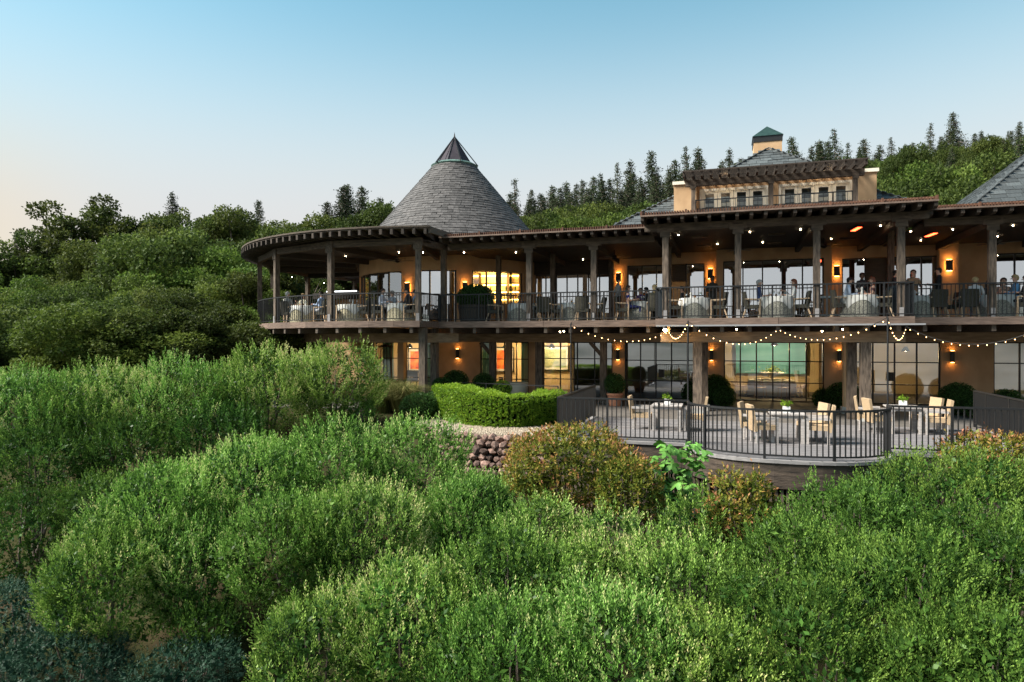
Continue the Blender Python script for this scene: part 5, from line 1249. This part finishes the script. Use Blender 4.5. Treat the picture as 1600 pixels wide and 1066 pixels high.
for px, v, r, lb in ((1116, 5.4, .62, 'large boxwood ball between the double posts and left pier'), (1132, 4.6, .40, 'smaller boxwood ball at the left foot of the private dining window'), (1083, 5.6, .45, 'boxwood ball half hidden left of the double posts'), (1287, 5.4, .36, 'small boxwood ball at the right foot of the private dining window'), (1313, 5.0, .50, 'boxwood ball between right pier and pale post'), (1334, 4.8, .45, 'boxwood ball behind the pale post'),
        (1497, 3.6, .58, 'large boxwood ball before the right stucco pier'), (1574, 3.4, .48, 'boxwood ball at the far right glass'), (1530, 2.6, .36, 'small boxwood ball inside the right side railing'), (712, 2.6, .52, 'dark boxwood ball rising behind the left end of the hedge'), (691, 1.2, .40, 'small boxwood ball at the left end of the hedge'), (755, 2.8, .45, 'boxwood ball behind the hedge before the lounge post'), (785, 1.6, .34, 'pale boxwood ball behind the hedge below the armchair')):
    ball(px, v, r, r * .85 + (.35 if px < 800 else 0), lb, M_box if px == 785 else M_ball)
for px, py, d, r, lb in ((655, 640, 22.8, .62, 'rounded boxwood mound left of the gravel'), (682, 632, 23.6, .5, 'boxwood mound between the gravel and hedge end')):
    p = at(px, py, d); u, v = LOC(p.x, p.y); ball(px, v, r, p.z, lb, sq=.85)
# curved bright hedge
hp = [at(697, 645, 24.2), at(712, 657, 22.6), at(745, 664, 21.3), at(790, 667, 20.7), at(830, 664, 21.0), at(862, 655, 21.8)]
hc = [Vector((p.x, p.y, 0)) for p in hp]
def cr(t):
    t = t * (len(hc) - 1); i = min(int(t), len(hc) - 2); f_ = t - i; p0, p1, p2, p3 = hc[max(i-1,0)], hc[i], hc[i+1], hc[min(i+2, len(hc)-1)]
    return .5 * ((2*p1) + (p2-p0)*f_ + (2*p0-5*p1+4*p2-p3)*f_*f_ + (3*p1-p0-3*p2+p3)*f_**3)
hb = hc[2]; hd = thing('box_hedge', 'bright yellow-green clipped curved hedge above the gravel', 'hedge', (hb.x, hb.y, 0))
spine = [cr(i / 40) for i in range(41)]; n = 9000; HT, HW = .92, .42
P = np.zeros((n, 3)); Nn = np.zeros((n, 3))
for i in range(n):
    t_ = random.random() * 40; k = min(int(t_), 39); a, b = spine[k], spine[k + 1]; p = a.lerp(b, t_ - k); d = (b - a).normalized(); nr = Vector((d.y, -d.x, 0)); w = random.random()
    lift = .10 * math.sin(t_ * .16) 
    if w < .34: q = p + nr * random.uniform(-HW, HW) + Vector((0, 0, HT + lift)); nn = Vector((0, 0, 1))
    elif w < .80: q = p + nr * HW + Vector((0, 0, random.uniform(-.1, HT + lift))); nn = nr
    elif w < .92: q = p - nr * HW + Vector((0, 0, random.uniform(0, HT + lift))); nn = -nr
    else:
        e_ = random.choice((0, 40)); a = spine[e_]; d = (spine[1] - spine[0]).normalized() if e_ == 0 else (spine[40] - spine[39]).normalized(); sg = -1 if e_ == 0 else 1
        ang_ = random.uniform(-PI/2, PI/2); nr2 = Vector((d.y, -d.x, 0)); nn = (d * sg * math.cos(ang_) + nr2 * math.sin(ang_)); q = a + nn * HW + Vector((0, 0, random.uniform(0, HT)))
    P[i] = q; Nn[i] = nn
P += RNG.normal(0, .022, P.shape) + .03 * np.sin(P[:, :1] * 9 + P[:, 2:] * 7) * Nn
q, tn = sprigs(P, unit(Nn + np.array([0, 0, .35]) + RNG.normal(0, .3, P.shape)), np.full(n, .07), 5, .052, .030, .9, .5 + .5 * (Nn[:, 2] > .5) * .5 + RNG.normal(0, .2, n))  # top leaves tinted lighter than the sides, painting in light from above
ob('foliage', np_mesh('foliage', q - np.array(hb), M_box, tn), hd)
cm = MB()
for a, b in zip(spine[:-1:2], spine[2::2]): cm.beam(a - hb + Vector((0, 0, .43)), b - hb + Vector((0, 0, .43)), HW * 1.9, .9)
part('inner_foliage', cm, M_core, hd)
# fountain grasses
for px, py, d, s, lb in ((597, 640, 25, 1.0, 'tawny fountain grass tuft beside the rounded upper shrub'), (632, 638, 24.6, 1.0, 'tawny fountain grass tuft left of the boxwood mounds'), (612, 640, 27, 1.0, 'tawny fountain grass tuft behind the other two tufts')):
    c = at(px, py, d); z0 = gz(c.x, c.y); n = 1500; a = RNG.random(n) * 6.28; sp = RNG.random(n) ** .6; L_ = s * RNG.uniform(.8, 1.4, n)
    b = np.stack([.38 * np.cos(a) * sp, .38 * np.sin(a) * sp, np.zeros(n)], -1); o1 = np.stack([np.cos(a), np.sin(a), np.zeros(n)], -1)
    mid = b + o1 * (.28 * sp * L_)[:, None] + np.array([0, 0, 1]) * (.75 * L_)[:, None]; tip = b + o1 * (.85 * sp * L_)[:, None] + np.array([0, 0, 1]) * (L_ * (1.0 - .35 * sp))[:, None]
    sdv = np.stack([-np.sin(a), np.cos(a), np.zeros(n)], -1) * .008
    q = np.concatenate([np.stack([b - sdv, b + sdv, mid + sdv, mid - sdv], 1), np.stack([mid - sdv, mid + sdv, tip + sdv * .2, tip - sdv * .2], 1)])
    tt = RNG.random(n); ob('fountain_grass', np_mesh('fountain_grass', q, M_grass, np.concatenate([tt, tt])), None, (c.x, c.y, z0), label=lb, cat='grass', group='fountain grass tufts')
# gravel bed
gp = [at(640, 662, 21.3), at(690, 640, 24.5), at(730, 652, 22.8), at(790, 658, 21.9), at(862, 664, 20.8), at(890, 672, 19.6), at(860, 686, 18.6), at(800, 690, 18.6), at(735, 684, 19.1), at(680, 676, 19.9)]
gc = sum((Vector((p.x, p.y, 0)) for p in gp), Vector()) / len(gp)
part('gravel_bed', MB().poly([(p.x, p.y) for p in gp], -.30, -.02), M_gravel, None, kind='structure')
n = 5200; tri = []; ka = RNG.integers(0, len(gp), n); r1, r2 = np.sqrt(RNG.random(n)), RNG.random(n)
A = np.array([[p.x, p.y] for p in gp]); Bn = np.roll(A, -1, 0); g2 = np.array([gc.x, gc.y])
pt_ = g2 * (1 - r1)[:, None] + A[ka] * (r1 * (1 - r2))[:, None] + Bn[ka] * (r1 * r2)[:, None]
pv = np.concatenate([pt_, np.full((n, 1), -.012)], 1); sz = RNG.uniform(.018, .04, (n, 1, 1))
octa = np.array([[1,0,0],[0,1,0],[-1,0,0],[0,-1,0],[0,0,.8]]); vv = pv[:, None] + octa[None] * sz * RNG.uniform(.6, 1.3, (n, 5, 3))
gmh = bpy.data.meshes.new('gravel'); fl_ = []
base = (np.arange(n) * 5)[:, None]
F_ = np.concatenate([base + np.array([[0, 1, 4]]), base + np.array([[1, 2, 4]]), base + np.array([[2, 3, 4]]), base + np.array([[3, 0, 4]])])
gmh.from_pydata(vv.reshape(-1, 3).tolist(), [], F_.tolist()); M_peb = mat('pebble', (.20,.15,.10), (.42,.35,.27), 9, .9); gmh.materials.append(M_peb); gmh.update()
ob('gravel', gmh, kind='stuff', label='pale tan gravel in front of the clipped hedge', cat='gravel')
# dry stone wall: each stone a piece
ws = thing('stone_wall', 'rough reddish fieldstone retaining wall below the gravel', 'wall', (gc.x, gc.y, 0))
stones = []
for k in range(4):
    bm = bmesh.new(); bmesh.ops.create_icosphere(bm, subdivisions=1, radius=1)
    for v_ in bm.verts: v_.co *= random.uniform(.78, 1.12)
    me = bpy.data.meshes.new('stone'); bm.to_mesh(me); bm.free(); me.materials.append(M_stone); stones.append(me)
wl_ = [at(655, 668, 20.5), at(690, 676, 19.7), at(735, 686, 19.0), at(800, 692, 18.5), at(862, 690, 18.4)]
for row in range(6):
    n = 22
    for k in range(n):
        t_ = (k + .5 * (row % 2)) / n * 4; i = min(int(t_), 3); p = wl_[i].lerp(wl_[i + 1], t_ - i); z = -.08 - row * .18 + random.uniform(-.03, .03)
        o = ob('stone', random.choice(stones), ws, (p.x - gc.x + random.uniform(-.03, .03), p.y - gc.y - .10 - row * .03 + random.uniform(-.05, .05), z)); s = random.uniform(.11, .165); o.scale = (s * random.uniform(.9, 1.3), s, s * random.uniform(.75, 1)); o.rotation_euler = (random.uniform(-.4, .4), random.uniform(-.4, .4), random.random() * 6)
part('wall_core', MB().poly([(p.x - gc.x, p.y - gc.y) for p in wl_] + [(p.x - gc.x, p.y - gc.y + .5) for p in wl_[::-1]], -1.6, -.10), M_soil, ws)
# loose rocks on the bare soil at the bottom left
for k in range(14):
    p = at(random.uniform(350, 400), random.uniform(980, 1040), 11.5); z = gz(p.x, p.y); s = random.uniform(.04, .10)
    o = ob('loose_rock', random.choice(stones), None, (p.x, p.y, z + .02), random.random() * 6, (s * 1.3, s, s * .7), label='tan loose rock on the bare soil at bottom left', cat='rock', group='loose rocks on bare soil')

# ------------------------------------------------------------------ background trees
def tree_template(kind, seed):
    global RNG
    save = RNG; RNG = np.random.default_rng(seed); random.seed(seed)
    tr = MB()
    if kind in ('oak', 'lite', 'open'):
        n = 38 if kind != 'open' else 36; cen = unit(RNG.normal(0, 1, (n, 3))) * RNG.uniform(.25, 1.0, (n, 1)) * np.array([.45, .45, .36]) + np.array([0, 0, .64]); cen[:, 2] = np.maximum(cen[:, 2], .30)
        rad = RNG.uniform(.055, .150, (n, 1)) * np.array([[1, 1, .7]]) * (1 if kind != 'open' else .66); Q, TT = [], []
        for i in range(n):
            m = int(330 * (rad[i, 0] / .12) ** 2); d = unit(RNG.normal(0, 1, (m, 3))); p = cen[i] + d * rad[i] * RNG.uniform(.55, 1.12, (m, 1))
            D = unit(d + np.array([0, 0, .4]) + RNG.normal(0, .5, d.shape)); q, tn = sprigs(p, D, np.full(m, .018), 3, .026, .014, 1.0, .45 + RNG.normal(0, .13) + RNG.normal(0, .12, m)); Q.append(q); TT.append(tn)
        q, tn = np.concatenate(Q), np.concatenate(TT)
        tr.tube([(0, 0, -.05), (.02, .0, .2), (.0, .02, .42)], [.030, .022, .016], 7)
        for i in range(12): e = Vector(cen[i]); tr.tube([(0, 0, .22 + .01 * i), tuple(Vector((0, 0, .4)).lerp(e, .5)), tuple(e)], [.012, .008, .003], 5)
    else:
        thin = kind == 'fir_thin'; Q, TT = [], []
        lv = 34 if not thin else 26
        for j in range(lv):
            h = lerp(.18 if not thin else .30, .98, (j / (lv - 1)) ** .9); R_ = (.36 if not thin else .24) * (1.0 - h) ** .92 * random.uniform(.55, 1.15) + .005; nb = random.randint(8, 11) if not thin else random.randint(5, 7)
            for b in range(nb):
                a = random.random() * 6.28; L_ = R_ * random.uniform(.6, 1.15); m = max(2, int(L_ / .009)); s = np.linspace(.12, 1, m)
                p = np.stack([np.cos(a) * L_ * s, np.sin(a) * L_ * s, h + .12 * L_ * s - .50 * L_ * s * s], -1) + RNG.normal(0, .004, (m, 3))
                D = unit(np.stack([np.full(m, np.cos(a)), np.full(m, np.sin(a)), np.full(m, -.15)], -1) + RNG.normal(0, .35, (m, 3)))
                q, tn = sprigs(p, D, np.full(m, .009), 4, .016, .0065, 1.0, .5 + RNG.normal(0, .15, m)); Q.append(q); TT.append(tn)
                tr.tube([(0, 0, h), tuple(p[-1])], [.003, .001], 3)
        q, tn = np.concatenate(Q), np.concatenate(TT)
        tr.tube([(0, 0, -.05), (0, 0, .5), (0, 0, 1.0)], [.012, .007, .001], 6)
    lm_ = {'oak': M_oak, 'lite': M_lite, 'open': M_oak}.get(kind, M_con)
    me = np_mesh('crown', q, lm_, tn); tme = tr.mesh('trunk', M_bark if kind != 'lite' else M_palebark); RNG = save
    return me, tme
TPL = {'open': [tree_template('open', s) for s in (41, 42, 43)], 'oak': [tree_template('oak', s) for s in (1, 2, 3, 4)], 'lite': [tree_template('lite', s) for s in (11, 12, 13)], 'fir': [tree_template('fir', s) for s in (21, 22, 23)], 'thin': [tree_template('fir_thin', s) for s in (31, 32, 33)]}
random.seed(99)
TN = {'open': ('oak_tree', 'tree'), 'oak': ('oak_tree', 'tree'), 'lite': ('bay_tree', 'tree'), 'fir': ('conifer_tree', 'conifer'), 'thin': ('conifer_tree', 'conifer')}
def tree(kind, px, ptop, d, label, group, wide=1.0):
    x = (px - 800) / FPX * d; z0 = gz(x, d); H = Z(ptop, d) - z0
    if H < 1.5: return
    H /= .98 if kind in ('oak', 'lite', 'open') else 1.0
    wx = wide * H if kind in ('fir', 'thin') else wide * max(H, 5.5)
    me, tm = random.choice(TPL[kind]); t = thing(TN[kind][0], label, TN[kind][1], (x, d, z0), random.random() * 6.28, group); t.scale = (wx, wx, H)
    if kind in ('fir', 'thin'): t.rotation_euler[0] = random.uniform(-.04, .04); t.rotation_euler[1] = random.uniform(-.04, .04)
    ob('crown', me, t); ob('trunk', tm, t); return t
# left forest
LB = {'a': ('bushy tree in the dense thicket behind the upper shrub row', 'thicket trees behind the upper shrub row'), 'b': ('green tree in the middle of the left woodland', 'oaks in the left woodland'),
      'c': ('backlit open oak on the left skyline', 'backlit oaks on the left skyline'), 'd': ('oak crown on the skyline between the left oaks and the cone roof', 'oaks left of the cone roof'), 'e': ('slender conifer on the skyline left of the cone roof', 'conifers left of the cone roof'),
      'f': ('conifer on the ridge between cone roof and chimney', 'conifers between cone roof and chimney'), 'g': ('leafy tree below the ridge between cone roof and penthouse', 'trees behind the red roof edge'), 'h': ('conifer on the ridge right of the chimney', 'conifers right of the chimney'),
      'f2': ('conifer in the dense belt behind the ridge-top conifers left of the chimney', 'belt of conifers left of the chimney'), 'h2': ('conifer in the dense belt behind the ridge-top conifers right of the chimney', 'belt of conifers right of the chimney'), 'h3': ('dark conifer standing among the broadleaf trees of the right slope', 'conifers within the right slope'), 'i': ('dark green tree in the wooded slope at upper right', 'trees on the right-hand slope'), 'j': ('leafy tree low on the slope at upper right', 'trees low on the right slope')}
TREES = {}
def T_(kind, px, top, d, k, wide=1.0):
    t = tree(kind, px, top, d, *LB[k], wide)
    if t: TREES.setdefault(k, []).append((px, t))
ORD = 'leftmost second third fourth fifth sixth seventh eighth ninth tenth eleventh twelfth thirteenth fourteenth fifteenth sixteenth seventeenth eighteenth nineteenth twentieth twenty-first twenty-second twenty-third'.split()
def ordinals(k, phrase):
    for i, (px, t) in enumerate(sorted(TREES.get(k, []), key=lambda a: a[0])):
        t['label'] = ('leftmost ' if i == 0 else ORD[i] + ' from the left of the ') + phrase if i else 'leftmost of the ' + phrase
for i in range(13): T_(('oak', 'oak', 'lite')[i % 3], -50 + i * 38 + random.uniform(-12, 12), random.uniform(466, 505), random.uniform(28, 32), 'a', 1.0)
for i in range(13): T_(random.choice(('lite', 'lite', 'oak')), -60 + i * 40 + random.uniform(-14, 14), random.uniform(432, 472), random.uniform(33, 38), 'a', 1.0)
for px, top, d in ((255, 360, 43), (310, 385, 41), (190, 415, 42), (345, 400, 44), (120, 425, 43), (60, 440, 44), (0, 445, 45), (380, 405, 46), (430, 400, 48), (470, 410, 50), (-50, 430, 46), (220, 395, 46)): T_(random.choice(('oak', 'open', 'lite')) if px != 255 else 'oak', px, top, d, 'b', 1.0)
for px, top, d in ((150, 306, 62), (195, 312, 64), (110, 345, 62), (235, 340, 66), (275, 318, 66), (325, 322, 66), (75, 390, 60), (30, 362, 58), (-20, 385, 58), (350, 345, 66), (-60, 380, 60), (170, 370, 56), (250, 372, 56)): T_('open' if top < 365 else 'oak', px, top, d, 'c', .95)
for i in range(12): T_(random.choice(('oak', 'open')), 375 + i * 21 + random.uniform(-8, 8), random.uniform(332, 366), random.uniform(58, 70), 'd', .95)
for px, top, d in ((402, 312, 70), (530, 290, 72), (545, 286, 74), (568, 292, 72), (588, 306, 70), (605, 318, 70), (20, 358, 75), (272, 300, 76), (512, 315, 72)): T_('fir', px, top, d, 'e', random.uniform(.85, 1.2))
for i in range(10): T_(('lite', 'oak')[i % 2], 810 + i * 26 + random.uniform(-8, 8), random.uniform(334, 354), random.uniform(52, 60), 'g', .9)
for i in range(12): T_('oak', 815 + i * 24 + random.uniform(-8, 8), random.uniform(322, 346), random.uniform(66, 78), 'g', .9)
for i in range(26): T_('fir', 800 + i * 14 + random.uniform(-6, 6), 304 - i * 1.6 + random.uniform(-20, 22), random.uniform(74, 90), 'f2', random.uniform(.6, 1.3))
for i in range(20): T_('fir', 1235 + i * 19 + random.uniform(-6, 6), 238 - max(0, i - 4) * 1.2 + random.uniform(-22, 18), random.uniform(88, 104), 'h2', random.uniform(.6, 1.3))
for px, top in ((798, 277), (825, 296), (845, 300), (858, 288), (880, 292), (905, 286), (925, 276), (945, 280), (968, 255), (990, 247), (1005, 275), (1026, 235), (1040, 262), (1052, 250), (1074, 228), (1101, 228), (1140, 230), (1120, 256), (1165, 246), (1085, 262), (868, 300), (938, 300)):
    T_(random.choice(('fir', 'fir', 'fir', 'thin')), px, top, random.uniform(78, 92), 'f', random.uniform(.75, 1.1))
for px, top in ((1243, 212), (1262, 228), (1280, 223), (1307, 198), (1322, 222), (1338, 230), (1354, 216), (1375, 224), (1395, 214), (1410, 226), (1432, 222), (1452, 192), (1475, 212), (1491, 176), (1520, 208), (1548, 212), (1595, 190), (1570, 205)):
    T_(random.choice(('fir', 'fir', 'thin')), px, top, random.uniform(88, 100), 'h', random.uniform(.8, 1.1))
for i in range(16): T_('oak', 1130 + i * 26 + random.uniform(-8, 8), 262 - max(0, i - 6) * 4.2 + random.uniform(-8, 8), random.uniform(78, 88), 'i', random.uniform(.6, 1.0))
for i in range(14): T_('oak', 1365 + i * 21 + random.uniform(-8, 8), 244 - i * 2.0 + random.uniform(-10, 26), random.uniform(64, 76), 'i', random.uniform(.5, .9))
for i in range(11): T_('fir', 1372 + i * 22 + random.uniform(-9, 9), 262 - i * 3 + random.uniform(-22, 22), random.uniform(58, 72), 'h3', random.uniform(.7, 1.1))
for i in range(9): T_('lite' if i in (2, 3) else 'oak', 1385 + i * 27 + random.uniform(-8, 8), 285 - i * 3 + random.uniform(-14, 12), random.uniform(50, 58), 'j', .8)
for i in range(6): T_('lite' if i == 1 else 'oak', 1400 + i * 35 + random.uniform(-8, 8), 305 + random.uniform(-10, 12), random.uniform(44, 48), 'j', .8)
for k_, ph_ in (('c', 'backlit open oaks on the left skyline'), ('e', 'slender conifers on the skyline left of the cone roof'), ('f', 'conifers on the ridge between cone roof and chimney'), ('h', 'conifers on the ridge right of the chimney'), ('d', 'oak crowns just left of the cone roof')): ordinals(k_, ph_)
print('foliage quads in shrubs', nquad[0])
